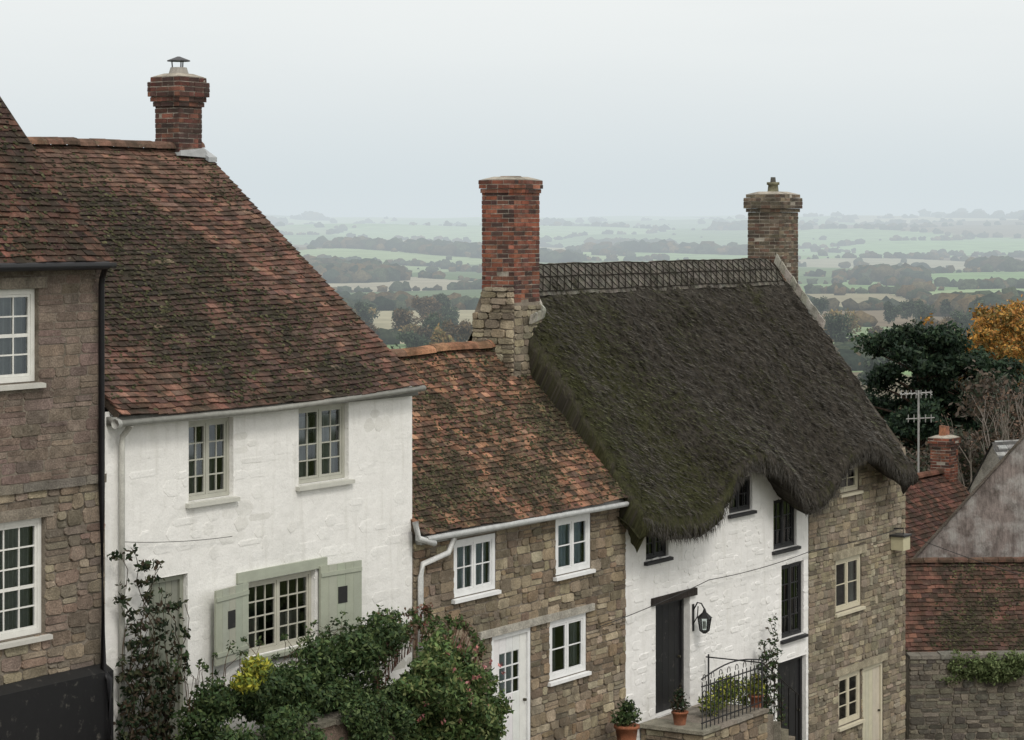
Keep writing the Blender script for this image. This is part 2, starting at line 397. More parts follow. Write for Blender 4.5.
ridge(mb,-7.2,-.14,3.3,3.42,.12,lambda:jc((.12,.055,.04)))
mosstufts(mb,1500,-3,-.2,-.2,-.42,3.3,3.37,sagL,lambda u,d:.5+nz(u,d),MOSS)
mb.make('tiled_roof',[M_tile],H)
obj('gutter',H,lambda mb:[mb.tube([(-7.2,-.24,-.46),(-.22,-.24,-.47)],.05,10,(.014,.014,.016)),mb.box(-7,-.01,-.19,-.0,-.50,-.44,(.02,.02,.02)),
    mb.tube([(-.24,-.22,-.5),(-.16,-.1,-.62),(-.15,-.08,-.7),(-.15,-.08,-3.1),(-.15,-.11,-5.2),(-.15,-.2,-5.3),(-.15,-.2,-6.2)],.036,8,(.014,.014,.016))],[M_metal],True)
# ================================================================== WHITEWASHED HOUSE
H=root('whitewashed_house')
wh=[(1.52,2.39,-3.40,-2.41),(3.74,4.84,-3.39,-2.38),(2.67,4.10,-5.48,-4.53),(.78,1.5,-6.5,-4.27)]
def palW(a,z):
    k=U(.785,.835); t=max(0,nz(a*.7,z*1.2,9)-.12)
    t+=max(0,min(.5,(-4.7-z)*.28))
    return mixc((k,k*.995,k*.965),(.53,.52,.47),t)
mb=MB(); wallgrid(mb,0.0,6.34,-7.6,-2.2,wh,0,(.81,.805,.78)); shell(mb,.005,6.335,7.5,-7.6,-2.25,3.75,1.1,0,(.74,.74,.72))
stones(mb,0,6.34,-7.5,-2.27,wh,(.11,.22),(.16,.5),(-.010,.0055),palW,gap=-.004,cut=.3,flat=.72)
mb.make('walls',[M_white],H)
G=(.35,.375,.305)
window('window',H,*wh[0],lights=2,cols=2,rows=4,fc=(.40,.40,.345),sillc=(.52,.52,.47),dep=.06,curtain=((.3,.31,.3),[(.0,.45),(.55,.9)],0,.75))
window('window',H,*wh[1],lights=2,cols=2,rows=4,fc=(.40,.40,.345),sillc=(.52,.52,.47),dep=.06,curtain=((.33,.34,.33),[(.0,.4),(.5,1)],0,.9))
window('window',H,*wh[2],lights=2,cols=3,rows=4,fc=(.46,.45,.38),sillc=G,dep=.06,curtain=((.36,.34,.29),[(.05,.3),(.55,.95)],0,.45))
obj('lintel',H,lambda mb:mb.box(2.45,4.32,-.035,.03,-4.52,-4.385,G,0,.004),[M_paint])
def shutters(mb):
    for (hx,sg,z0,z1,ang) in ((2.63,-1,-5.45,-4.52,14),(4.14,1,-5.45,-4.49,10)):
        W=.82; ca,sa=math.cos(math.radians(ang)),math.sin(math.radians(ang))
        def P(a,c,z): return (hx+sg*(a*ca),-.03-a*sa*.6-c,z)
        def bx(a0,a1,c0,c1,za,zb,col):
            mb.hexa([P(a0,c1,za),P(a1,c1,za),P(a1,c0,za),P(a0,c0,za),P(a0,c1,zb),P(a1,c1,zb),P(a1,c0,zb),P(a0,c0,zb)],col)
        for i in range(5): bx(W*i/5+.002,W*(i+1)/5-.002,0,.03,z0,z1,jc(G,.03))
        zc=z0+(z1-z0)*.45; bx(W*.42,W*.64,.03,.036,zc,zc+.22,(.02,.02,.02))
        for z in (z0+.1,z1-.14): bx(.01,W-.01,.031,.045,z,z+.05,G)
obj('shutters',H,shutters,[M_paint])
plankdoor('door',H,*wh[3],(.22,.23,.19),(.26,.27,.22))
def darkW(u,d):
    band=math.exp(-((u-(.9+.45*(4.9-d)))/1.25)**2)
    t=nz(u*.5+d*.25,d*.4-u*.2,11)+.5*nz(u*1.9,d*1.6,4)
    return max(0,min(1,.12+band*.85+(t+.12)*1.4))
def palWR(u,d):
    dark=darkW(u,d)
    c=random.choice([(.155,.080,.060),(.18,.092,.069),(.12,.066,.053),(.22,.12,.086),(.085,.052,.043),(.16,.098,.075),(.13,.084,.068)])
    c=mixc(c,random.choice([(.038,.028,.024),(.052,.036,.030),(.029,.026,.022),(.070,.044,.036)]),dark*.92)
    if d>4.2: c=mixc(c,(.20,.124,.092),.35)
    if random.random()<.006: c=(.24,.18,.13)
    return jc(c,.3)
sagW=lambda u,d:.045*nz(u*.4,d*.4,7)-.05*math.sin(math.pi*min(max(u/6.3,0),1))
mb=MB(); tiles(mb,.06,6.30,-.17,-2.22,3.75,1.12,.1,.165,palWR,sagW); tiles(mb,.06,6.30,7.7,-2.25,3.75,1.12,.2,.33,palWR,sagW)
ridge(mb,.06,6.26,3.75,1.16,.12,lambda:jc(random.choice([(.21,.12,.085),(.17,.10,.075),(.13,.08,.06)])),lambda u:sagW(u,5.1))
mosstufts(mb,4200,.1,6.2,-.17,-2.22,3.75,1.12,sagW,lambda u,d:.1+darkW(u,d)*.8,MOSS)
mb.make('tiled_roof',[M_tile],H)
def brickW():
    return jc(random.choice([(.15,.06,.048),(.19,.08,.06),(.10,.052,.044),(.07,.042,.038),(.23,.10,.07),(.085,.05,.044)]),.25)
zt=chimney('chimney',H,5.86,3.8,.52,.45,.4,1.72,brickW,[(.05,1),(.1,1),(.16,3),(.1,1)])
def cowl(mb):
    c=(5.86,3.8); 
    mb.tube([(c[0],c[1],zt-.03),(c[0],c[1],zt+.1)],[.16,.12],12,(.3,.28,.25))
    for k in range(3):
        t=k*2.1; mb.tube([(c[0]+.09*math.cos(t),c[1]+.09*math.sin(t),zt+.08),(c[0]+.1*math.cos(t),c[1]+.1*math.sin(t),zt+.2)],.01,5,(.05,.05,.05))
    mb.tube([(c[0],c[1],zt+.19),(c[0],c[1],zt+.205),(c[0],c[1],zt+.26)],[.17,.165,.02],14,(.05,.05,.055))
obj('chimney_cowl',H,cowl,[M_metal])
obj('lead_flashing',H,lambda mb:[mb.hexa([(5.56,3.5,1.0),(6.2,3.5,.98),(6.2,4.1,.98),(5.56,4.1,1.0),(5.62,3.55,1.08),(6.15,3.55,1.12),(6.15,4.05,1.12),(5.62,4.05,1.08)],(.30,.31,.31)),
    mb.hexa([(6.12,3.45,.92),(6.31,3.45,.92),(6.31,3.9,1.17),(6.12,3.9,1.17),(6.12,3.45,.99),(6.31,3.45,.99),(6.31,3.9,1.25),(6.12,3.9,1.25)],(.38,.40,.41))],[M_metal])
gc=(.25,.25,.225)
obj('gutter',H,lambda mb:[mb.tube([(.02,-.2,-2.33),(3,-.2,-2.34),(6.34,-.2,-2.26)],.040,10,gc),mb.tube([(.23,-.2,-2.36),(.23,-.07,-2.5),(.23,-.06,-2.6),(.23,-.06,-6.4)],.036,8,(.5,.5,.46)),
    mb.box(.02,6.30,-.13,-.003,-2.36,-2.26,(.22,.22,.2)),mb.tube([(-.05,-.2,-2.33),(.02,-.2,-2.33)],.06,8,(.45,.45,.42))],[M_metal],True)
# ================================================================== SMALL STONE COTTAGE
H=root('stone_cottage')
sh=[(7.37,8.47,-5.32,-4.50),(10.15,11.19,-5.33,-4.47),(9.97,11.06,-6.90,-6.0),(8.36,9.44,-7.98,-6.0)]
def palS(a,z):
    c=random.choice([(.30,.245,.172),(.25,.20,.143),(.34,.28,.195),(.175,.145,.105),(.27,.225,.168),(.39,.33,.24),(.20,.157,.113),(.28,.21,.14)])
    return jc(mixc(c,(.12,.11,.083),max(0,nz(a*.8,z,21))*.9),.2)
mb=MB(); wallgrid(mb,6.345,12.29,-9,-4.25,sh,1); shell(mb,6.35,12.285,4.5,-9,-4.3,2.2,-2.0,1)
stones(mb,6.36,12.28,-8.9,-4.42,sh,(.07,.19),(.10,.40),(.008,.028),palS)
mb.make('walls',[M_stone,M_mortar],H)
W_=(.74,.75,.75)
window('window',H,*sh[0],lights=2,cols=2,rows=2,fc=W_,sillc=W_,fw=.075,dep=.0,curtain=((.42,.48,.55),[(0,.5),(.5,1)],0,1))
window('window',H,*sh[1],lights=2,cols=1,rows=2,fc=W_,sillc=W_,fw=.075,dep=.0,curtain=((.36,.43,.51),[(0,1)],0,1))
window('window',H,*sh[2],lights=2,cols=1,rows=2,fc=W_,sillc=W_,fw=.075,dep=.0,curtain=((.35,.37,.38),[(0,.3),(.75,1)],0,1))
plankdoor('door',H,*sh[3],(.70,.71,.71),W_,dep=.03,pane=(.55,.88),n=5)
def lint(mb):
    mb.hexa([(8.0,-.055,-6.0),(11.25,-.055,-5.99),(11.25,.01,-5.99),(8.0,.01,-6.0),(8.0,-.055,-5.89),(11.25,-.055,-5.88),(11.25,.01,-5.88),(8.0,.01,-5.89)],(.42,.40,.35))
obj('lintel',H,lint,[M_stone])
def darkS(u,d): return max(0,min(1,(nz(u*.7,d*.9,31)+.5*nz(u*2.2,d*2,3)+.2)*1.6))
def palSR(u,d):
    c=random.choice([(.21,.11,.07),(.27,.14,.086),(.17,.088,.062),(.13,.072,.053),(.32,.175,.11),(.10,.063,.049),(.20,.125,.085)])
    c=mixc(c,random.choice([(.07,.049,.036),(.08,.067,.040),(.05,.038,.029),(.10,.067,.048)]),darkS(u,d)*.9)
    return jc(c,.32)
sagS=lambda u,d:.05*nz(u*.6,d*.6,17)-.03*math.sin(math.pi*min(max((u-6.3)/6,0),1))
mb=MB(); tiles(mb,6.30,12.27,-.16,-4.28,2.2,-1.96,.105,.165,palSR,sagS); tiles(mb,6.30,12.27,4.7,-4.3,2.2,-1.96,.2,.33,palSR,sagS)
ridge(mb,6.4,11.8,2.2,-1.92,.13,lambda:jc(random.choice([(.32,.17,.10),(.26,.13,.08),(.2,.12,.08)])),lambda u:sagS(u,3.2),L=.4)
mosstufts(mb,4200,6.4,12.2,-.16,-4.28,2.2,-1.96,sagS,lambda u,d:.25+darkS(u,d)*.6,MOSS+[(.14,.12,.07)])
mb.make('tiled_roof',[M_tile],H)
wc=(.60,.61,.60)
obj('gutter',H,lambda mb:[mb.tube([(6.4,-.2,-4.36),(12.3,-.2,-4.40)],.042,10,wc),mb.box(6.4,12.28,-.12,-.003,-4.45,-4.33,(.4,.4,.38)),
   mb.tube([(7.1,-.2,-4.42),(7.0,-.16,-4.62),(6.45,-.1,-4.72),(6.42,-.09,-4.9),(6.42,-.09,-6.3)],.042,8,wc),
   mb.tube([(6.2,-.15,-4.1),(6.2,-.2,-4.33),(6.6,-.2,-4.44)],.045,8,wc)],[M_metal],True)
# ================================================================== THATCHED COTTAGE
H=root('thatched_cottage')
E=[(11.7,-4.72),(12.1,-4.80),(12.4,-4.90),(12.9,-4.99),(13.87,-5.06),(14.4,-4.94),(14.74,-4.7),(15.1,-4.33),(15.66,-4.12),(16.23,-4.16),(16.75,-4.3),(17.2,-4.55),(17.6,-4.9),(17.95,-5.1),(18.4,-5.06),(18.83,-4.93),(19.2,-4.68),(19.58,-4.42),(20.3,-4.27),(20.9,-4.36),(21.3,-4.56),(21.94,-4.87),(22.7,-4.86)]
eu=np.array([e[0] for e in E]); ez_=np.array([e[1] for e in E])
def eave(u):
    s=0;w=0
    for k in (-2,-1,0,1,2):
        q=math.exp(-k*k/2.5); s+=q*float(np.interp(u+k*.1,eu,ez_)); w+=q
    return s/w
ww=[(15.85,16.72,-4.95,-4.36),(17.54,18.47,-5.76,-4.86),(17.86,18.76,-7.38,-6.06),(13.27,14.44,-8.0,-6.17),(17.70,18.86,-9.6,-7.78),(12.95,13.7,-5.42,-4.75)]
sw=[(20.3,21.15,-5.0,-4.35),(20.11,21.26,-7.2,-6.22),(20.24,21.24,-9.34,-8.4),(21.3,22.26,-10.1,-8.4)]
mb=MB()
wallgrid(mb,12.295,18.96,-10,-4.35,ww,0,(.80,.795,.78))
mb.poly([(14.7,0,-4.352),(18.9,0,-4.352),(17.6,.0,-4.1),(15.0,0,-4.1)],(.74,.74,.73))
stones(mb,12.30,18.96,-9.9,-4.36,ww,(.09,.17),(.14,.38),(-.006,.010),lambda a,z:(lambda k:(k,k*.995,k*.975))(U(.78,.83)),gap=-.002,cut=.25,flat=.82)
mb.make('painted_wall',[M_white],H)
def palR(a,z):
    c=random.choice([(.32,.27,.19),(.26,.22,.162),(.36,.31,.22),(.20,.172,.13),(.29,.245,.187),(.40,.35,.26)])
    return jc(mixc(c,(.15,.14,.108),max(0,nz(a*.8,z,41))*.7),.18)
mb=MB(); wallgrid(mb,18.965,23.33,-11,-4.35,sw,1); mb.poly([(19.0,0,-4.352),(21.9,0,-4.352),(21.3,.0,-4.12),(19.4,0,-4.12)],(1,1,1),1)
shell(mb,12.6,23.325,4.4,-11,-4.4,2.3,-1.6,1)
stones(mb,18.97,23.32,-10.9,-4.36,sw,(.08,.17),(.12,.38),(.008,.026),palR)
mb.make('stone_wall',[M_stone,M_mortar],H)
K=(.02,.02,.022); CR=(.55,.51,.39)
window('window',H,*ww[0],lights=2,cols=2,rows=2,fc=K,sillc=K,fw=.05,dep=.04)
window('window',H,*ww[1],lights=2,cols=2,rows=3,fc=K,sillc=K,fw=.05,dep=.04)
window('window',H,*ww[2],lights=2,cols=2,rows=4,fc=K,sillc=K,fw=.055,dep=.04)
window('window',H,*ww[5],lights=2,cols=2,rows=3,fc=K,sillc=K,fw=.05,dep=.04)
plankdoor('door',H,*ww[3],(.010,.010,.011),K,dep=.14); plankdoor('cellar_door',H,*ww[4],(.012,.012,.013),K,dep=.1)  # front: near-black boards stand for the darkness of an open doorway
obj('door_lintel',H,lambda mb:mb.box(13.12,14.62,-.05,.03,-6.168,-6.05,(.03,.025,.022),0,.006),[M_wood])
window('window',H,*sw[0],lights=1,cols=2,rows=3,fc=CR,sillc=CR,fw=.06,dep=.02)
window('window',H,*sw[1],lights=2,cols=1,rows=2,fc=CR,sillc=CR,fw=.07,dep=.02,curtain=((.5,.5,.46),[(0,.25),(.8,1)],0,1))
window('window',H,*sw[2],lights=2,cols=1,rows=3,fc=CR,sillc=CR,fw=.07,dep=.02,curtain=((.5,.5,.46),[(0,.25)],0,1))
plankdoor('cream_door',H,*sw[3],(.52,.49,.375),CR,dep=.04)
obj('stone_lintels',H,lambda mb:[mb.box(19.95,21.45,-.04,.02,-6.215,-6.06,(.38,.34,.25),0,.005),mb.box(20.1,22.4,-.04,.02,-8.395,-8.26,(.38,.34,.25),0,.005)],[M_stone])
# thatch
def thatch():
    nu,ns=340,180; ZR,RV,EV=-.74,2.4,-.55; base=-4.95
    V=[];UVc=[];F=[]
    def ul(s): return 12.12-.14*s
    def ur(s): return 22.45+.15*s
    def bumpn(u,s):
        return .05*nz(u*.9,s*3.0,3)+.055*nz(u*2.4,s*8,8)+.056*nz(u*5.5,s*22,1)+.044*nz(u*12,s*46,4)+.035*math.sin(u*2.1+s*1.2)*s*(1-s)*2
    def verge(u,s):
        de=min(u-ul(s),ur(s)-u); k=max(0,1-de/.5)
        r=.34*(1-math.sqrt(max(0,1-k*k)))*(.8 if u<17 else .6)
        if u<13.1: r+=.30*((13.1-u)/1.0)**2*max(0,1-s*2.2)
        return r
    rows=[('t',k/ns) for k in range(ns+1)]+[('l',k) for k in range(5)]
    for kind,s in rows:
        for i in range(nu+1):
            t=i/nu; ss=s if kind=='t' else 1
            u=ul(ss)+(ur(ss)-ul(ss))*t; e=eave(u)+.02*nz(u*2.7,9.1); rd=verge(u,ss)
            if kind=='t':
                zt=e+.24; q=s**4
                z=ZR+(base+.24-ZR)*s+(zt-(base+.24))*q+.16*math.sin(math.pi*s)-.06*math.exp(-s*18)
                v=RV+(EV-RV)*s; n=bumpn(u,s)
                v-=n*.8; z+=n*.6-rd
                if s>.96: kk=(s-.96)/.04; z-=.05*kk*kk
            else:
                j=.03*nz(u*9,2.2)+.035*nz(u*28,5.2)
                dv,dz=((-.03,.14),(-.01,.03),(.10,-.05),(.3,.03),(.62,.22))[int(s)]
                v=EV+dv+j; z=e+dz+j*1.2-(rd*.5 if s<3 else 0)
            V.append((u,v,z)); UVc.append((u,(ss if kind=='t' else 1+.03*s)*5.2))
    R=len(rows)
    for r in range(R-1):
        for i in range(nu):
            a=r*(nu+1)+i; F.append((a,a+1,a+nu+2,a+nu+1))
    nb=len(V); 
    for k in range(21):
        s=k/20
        for i in range(41):
            u=12.5+.4*s+(ur(s)-12.5-.4*s)*i/40
            V.append((u,RV+(5.0-RV)*s,ZR+(-4.9-ZR)*s+.15*math.sin(math.pi*s)-.06*math.exp(-s*18))); UVc.append((u,s*5.2))
    for k in range(20):
        for i in range(40):
            a=nb+k*41+i; F.append((a,a+41,a+42,a+1))
    for side in (0,1):
        for k in range(ns):
            i=0 if side==0 else nu
            a=k*(nu+1)+i; b=(k+1)*(nu+1)+i
            pa,pb=V[a],V[b]; n=len(V); d=.10
            V.append((pa[0]+(d if side==0 else -d),pa[1]+.22,pa[2]-.32)); V.append((pb[0]+(d if side==0 else -d),pb[1]+.22,pb[2]-.32))
            UVc.append(UVc[a]);UVc.append(UVc[b]); F.append((a,b,n+1,n))
    me=bpy.data.meshes.new('thatch_roof'); me.from_pydata(V,[],F)
    uv=me.uv_layers.new(name='UVMap'); li=np.zeros(len(me.loops),dtype=np.int32); me.loops.foreach_get('vertex_index',li)
    uv.data.foreach_set('uv',np.array(UVc,dtype=np.float32)[li].ravel())
    me.polygons.foreach_set('use_smooth',[True]*len(F)); me.update()
    ob=bpy.data.objects.new('thatch_roof',me); scene.collection.objects.link(ob); ob.parent=H
    m,nt,b,out=newmat('old_thatch'); uvn=N(nt,'ShaderNodeUVMap').outputs[0]
    st=noi(nt,uvn,8,6,.8,(3,.9,1)); fine=noi(nt,uvn,26,4,.8,(2.2,1,1)); big=noi(nt,uvn,.6,6,.7,(1.5,.5,1)); med=noi(nt,uvn,2.0,7,.75,(1.8,.6,1)); spk=noi(nt,uvn,8,6,.78,(1.2,1,1),(4,9,0))
    c=rgbmix(nt,(.029,.026,.022),(.115,.102,.085),rng_(nt,st,.32,.68))
    c=rgbmix(nt,c,(.21,.187,.155),rng_(nt,fine,.54,.76,0,.68))
    c=rgbmix(nt,c,(.017,.016,.013),rng_(nt,med,.47,.61,0,.75))
    c=rgbmix(nt,c,(.20,.18,.145),rng_(nt,spk,.55,.70,0,.5))
    sep=N(nt,'ShaderNodeSeparateXYZ'); nt.links.new(uvn,sep.inputs[0])
    gx=rng_(nt,sep.outputs[0],12.0,17.5,.15,-.04)
    ad=N(nt,'ShaderNodeMath'); ad.operation='ADD'; nt.links.new(big,ad.inputs[0]); nt.links.new(gx,ad.inputs[1])
    ad2=N(nt,'ShaderNodeMath'); ad2.operation='MULTIPLY_ADD'; nt.links.new(spk,ad2.inputs[0]); ad2.inputs[1].default_value=1.1; nt.links.new(ad.outputs[0],ad2.inputs[2])
    mg=rgbmix(nt,(.046,.050,.021),(.105,.108,.048),rng_(nt,fine,.4,.65))
    c=rgbmix(nt,c,mg,rng_(nt,ad2.outputs[0],1.05,1.24,0,.78))
    c=rgbmix(nt,c,(.15,.138,.12),rng_(nt,sep.outputs[1],.2,1.4,.42,0))
    nt.links.new(c,b.inputs['Base Color']); b.inputs['Roughness'].default_value=1; b.inputs['Specular IOR Level'].default_value=.08
    bp=N(nt,'ShaderNodeBump'); bp.inputs['Strength'].default_value=1; bp.inputs['Distance'].default_value=.09
    hs=N(nt,'ShaderNodeMath'); hs.operation='ADD'; nt.links.new(st,hs.inputs[0]); nt.links.new(spk,hs.inputs[1])
    nt.links.new(hs.outputs[0],bp.inputs['Height']); nt.links.new(bp.outputs[0],b.inputs['Normal'])
    me.materials.append(m)
    sb=MB()
    for i in range(7500):
        u=U(12.0,22.55); e=eave(u); d=U(.04,.17)*(1 if random.random()<.9 else 1.5); w=U(.004,.010); v=-.55+U(-.05,.12); z=e+U(-.03,.2)
        q=(u+U(-.05,.05),v-U(-.02,.05),z-d); k=U(.025,.11)
        sb.poly([(u-w,v,z),(u+w,v,z),q],(k,k*.9,k*.75))
    for i in range(28000):
        s=U(.03,.98); u=U(ul(s)+.1,ur(s)-.1); e=eave(u); q=s**4
        z=ZR+(base+.24-ZR)*s+(e-base)*q+.16*math.sin(math.pi*s)-.06*math.exp(-s*18); v=RV+(EV-RV)*s
        n=bumpn(u,s); v-=n*.8; z+=n*.6; z-=verge(u,s)
        w=U(.006,.014); L=U(.04,.11); x=U(-.03,.03); k=U(.02,.12) if random.random()<.8 else U(.12,.27)
        g=nz(u*.8,s*2.5,77)+ (15-u)*.07+.05
        col=(k,k*.91,k*.77) if random.random()>.15+g else (k*.88,k*.94,k*.42)
        sb.poly([(u-w,v,z+.0),(u+w,v,z+.0),(u+x,v-.05-L*.45,z-L*.72+.03)],col)
    sb.make('loose_straw',[M_leaf],H)
    rb=MB(); n=110
    for i in range(n):
        ua,ub=12.55+(22.35-12.55)*i/n,12.55+(22.35-12.55)*(i+1)/n
        for sgn in (-1,1):
            prev=None
            for k in range(7):
                s=k/6; d=.58*s; hh=.06*(1-.4*s)
                def Q(u):
                    end=max(0,1-min(u-12.5,22.4-u)/.5); dz=.2*end*end
                    return (u,RV+sgn*(d*.56+.03*(s>0))+sgn*hh*.5*min(1,s*3),ZR+.07-d*.80-.05*(s*s)+hh*.35+.022*nz(u*6,s*4,9)-dz+.025*nz(u*1.2,2))
                cur=(Q(ua),Q(ub))
                if prev: rb.poly([prev[0],prev[1],cur[1],cur[0]],jc((.20,.187,.162),.3))
                prev=cur
            a,b2=prev; rb.poly([a,b2,(b2[0],b2[1]-sgn*.08,b2[2]-.07),(a[0],a[1]-sgn*.08,a[2]-.07)],(.12,.11,.094))
    def RP(u,d):
        s=d/.58; hh=.06*(1-.4*s); end=max(0,1-min(u-12.5,22.4-u)/.5)
        return (u,RV-(d*.56+.03)-hh*.5*min(1,s*3)-.012,ZR+.07-d*.80-.05*s*s+hh*.35-.2*end*end+.025*nz(u*1.2,2)+.026)
    u=12.65
    while u<22.1:
        for (d0,d1) in ((.05,.28),(.28,.52)):
            rb.tube([RP(u,d0),RP(u+.22,d1)],.008,4,(.04,.036,.03),0,False); rb.tube([RP(u+.22,d0),RP(u,d1)],.008,4,(.04,.036,.03),0,False)
        u+=.23
    for d in (.05,.28,.53):
        rb.tube([RP(12.65+.3*k,d) for k in range(32)],.009,4,(.045,.04,.034),0,False)
    rb.make('ridge_thatch',[pmat('ridge_straw',None,1,6,.3,60,.45,1,.04,stretch=(3,1,1),stain=(.06,.06,.045),ss=3,spec=.05)],H)
thatch()
def brickO(): return jc(random.choice([(.22,.078,.052),(.27,.10,.062),(.17,.068,.05),(.11,.055,.046),(.31,.13,.085),(.20,.09,.065),(.08,.048,.042)]),.22)
def brickD(): return jc(random.choice([(.13,.108,.082),(.17,.14,.105),(.10,.08,.062),(.21,.165,.12),(.15,.095,.07)]),.22)
zl=chimney('chimney',H,12.12,2.05,.78,.62,-1.25,.52,brickO,[(.04,1),(.08,2)])
def shoulder(mb):
    x0,x1,y0,y1=11.70,12.56,1.72,2.52
    mb.hexa([(x0,y0,-3.2),(x1,y0,-3.2),(x1,y1,-3.2),(x0,y1,-3.2),(x0,y0,-1.5),(x1,y0,-1.5),(x1,y1,-1.5),(x0,y1,-1.5)],(1,1,1),1)
    mb.hexa([(x0,y0,-1.5),(x1,y0,-1.5),(x1,y1,-1.5),(x0,y1,-1.5),(x0+.03,y0+.04,-1.0),(x1-.06,y0+.04,-1.0),(x1-.06,y1-.2,-1.0),(x0+.03,y1-.2,-1.0)],(1,1,1),1)
    stones(mb,y0,y1,-3.1,-1.0,[],(.10,.17),(.12,.3),(.015,.05),palR,P=lambda a,z,c:(x0+c,a,z),top=lambda a:-.98-max(0,(a-2.25))*1.6)
    stones(mb,x0,x1,-3.1,-1.3,[],(.10,.17),(.12,.3),(.01,.03),palR,P=lambda a,z,c:(a,y0+c,z))
obj('chimney_base',H,shoulder,[M_stone,M_mortar])
zr=chimney('chimney',H,22.92,2.68,.86,.7,-3.2,.26,brickD,[(.06,1),(.13,3),(.06,1)])
def pots(mb):
    mb.tube([(22.92,2.68,zr-.04),(22.92,2.68,zr+.14),(22.92,2.68,zr+.15),(22.92,2.68,zr+.2)],[.12,.10,.13,.13],14,(.25,.24,.16))
    mb.tube([(22.92,2.68,zr+.2),(22.92,2.68,zr+.3)],[.06,.05],8,(.08,.08,.07))
    mb.tube([(12.12,2.05,zl-.05),(12.12,2.05,zl+.02)],[.2,.17],14,(.2,.1,.07))
obj('chimney_pots',H,pots,[M_brick],True)
def fillet(mb):
    c=(.36,.345,.30)
    for (p,q,w,t) in (((12.10,1.66,-1.50),(12.55,1.70,-1.42),.05,.05),((12.54,1.70,-1.42),(12.58,2.30,-.72),.045,.08),((22.42,1.35,-1.95),(22.44,2.4,-.64),.045,.08)):
        n=9
        for i in range(n):
            a=[p[k]+(q[k]-p[k])*i/n for k in range(3)]; b=[p[k]+(q[k]-p[k])*(i+1)/n for k in range(3)]; j=[U(-.02,.02) for _ in range(4)]
            mb.hexa([(a[0]-w,a[1],a[2]-.1),(a[0]+w,a[1],a[2]-.1),(b[0]+w,b[1],b[2]-.1),(b[0]-w,b[1],b[2]-.1),(a[0]-w,a[1]-.04+j[0],a[2]+t),(a[0]+w*.7,a[1]-.04+j[0],a[2]+t*.7),(b[0]+w*.7,b[1]-.04+j[1],b[2]+t*.7),(b[0]-w,b[1]-.04+j[1],b[2]+t)],jc(c,.15),0)
obj('mortar_fillets',H,fillet,[pmat('fillet',None,.9,5,.25,50,.25,.8,.02,stain=(.12,.12,.1),ss=4)])
def lantern(name,u,z,s,col,gl,reach=.3):
    R=root(name); R.location=row2w(u,-reach,z); mb=MB()
    for k in range(6):
        t0,t1=k*math.pi/3,(k+1)*math.pi/3
        def c(t,r,zz): return (r*math.cos(t)*s,r*math.sin(t)*s,zz*s)
        mb.poly([c(t0,.085,-.14),c(t1,.085,-.14),c(t1,.12,.1),c(t0,.12,.1)],gl,1)
        mb.poly([c(t0,.15,.1),c(t1,.15,.1),c(t1,.04,.2),c(t0,.04,.2)],col)
        mb.tube([c(t0,.087,-.14),c(t0,.123,.1)],.008,4,col)
    mb.tube([(0,0,-.19*s),(0,0,-.14*s)],[.03*s,.095*s],8,col); mb.tube([(0,0,.19*s),(0,0,.27*s)],[.045*s,.015],8,col)
    mb.tube([(0,0,.26*s),(0,.06,.36*s),(0,reach*.6,.37*s),(0,reach,.2*s)],.012,6,col); mb.tube([(0,reach,-.05*s),(0,reach*.6,.1),(0,.12,.3*s)],.009,6,col)
    mb.box(-.03,.03,reach-.015,reach-.002,-.15,.3,col)
    mb.tube([(0,0,-.1*s),(0,0,.03*s)],.03*s,6,(.7,.7,.65))
    mb.make('lantern_body',[M_metal,M_glass],R)
lantern('wall_lantern',14.55,-6.62,.9,(.012,.012,.013),(1,1,1),.22)
R=root('box_lamp'); R.location=row2w(22.75,-.16,-6.1)  # cream lamp box on its bracket, unlit
obj('box',R,lambda mb:[mb.box(-.16,.16,-.12,.14,-.2,.06,(.5,.47,.32),0,.004),mb.box(-.19,.19,-.15,.155,.062,.1,(.04,.04,.04)),mb.tube([(0,.15,.2),(0,-.05,.22),(0,-.05,.1)],.015,6,(.03,.03,.03))],[M_paint])
R=root('telephone_cable')
def cab(mb):
    def sagl(p,q,s,n=14,r=.007):
        pts=[]
        for i in range(n+1):
            t=i/n; pts.append((p[0]+(q[0]-p[0])*t,p[1]+(q[1]-p[1])*t,p[2]+(q[2]-p[2])*t-s*4*t*(1-t)))
        mb.tube(pts,r,5,(.02,.02,.02),0,False)
    sagl((11.3,-.1,-6.25),(14.9,-.12,-5.95),.03); sagl((14.9,-.12,-5.95),(18.9,-.1,-5.9),.05); sagl((18.9,-.1,-5.9),(22.8,-.1,-5.9),.04)
    sagl((2.3,-.06,-3.9),(.25,-.06,-3.75),.03,r=.004)
    sagl((22.9,-.15,-6.0),(28.5,-5.0,-8.0),.25)
obj('cable',R,cab,[M_metal])
# ================================================================== STEPS, RAILING, POTS
R=root('stone_steps')
def steps(mb):
    c=(.2,.18,.14)
    mb.box(12.75,15.0,-1.15,-.03,-9.4,-8.06,c,0,.005)
    u=12.68
    while u<15.0:
        mb.box(u+.004,u+.57,-1.2,-.028,-8.06,-8.01+U(-.006,.006),jc((.24,.22,.18),.15),0,.006); u+=.58
    for k in range(5): mb.box(15.07+.28*k,15.35+.28*k,-1.1,-.05,-9.6,-8.18-.17*k,jc(c,.1),0,.006)
    mb.box(8.2,9.6,-.7,-.04,-8.6,-8.0,(.26,.24,.2),0,.005)
    stones(mb,12.75,15.0,-9.3,-8.08,[],(.1,.18),(.15,.4),(.01,.03),palS,P=lambda a,z,c:(a,-1.15+c,z))
    stones(mb,-1.15,-.03,-9.3,-8.08,[],(.1,.18),(.15,.4),(.01,.03),palS,P=lambda a,z,c:(12.75+c,a,z))
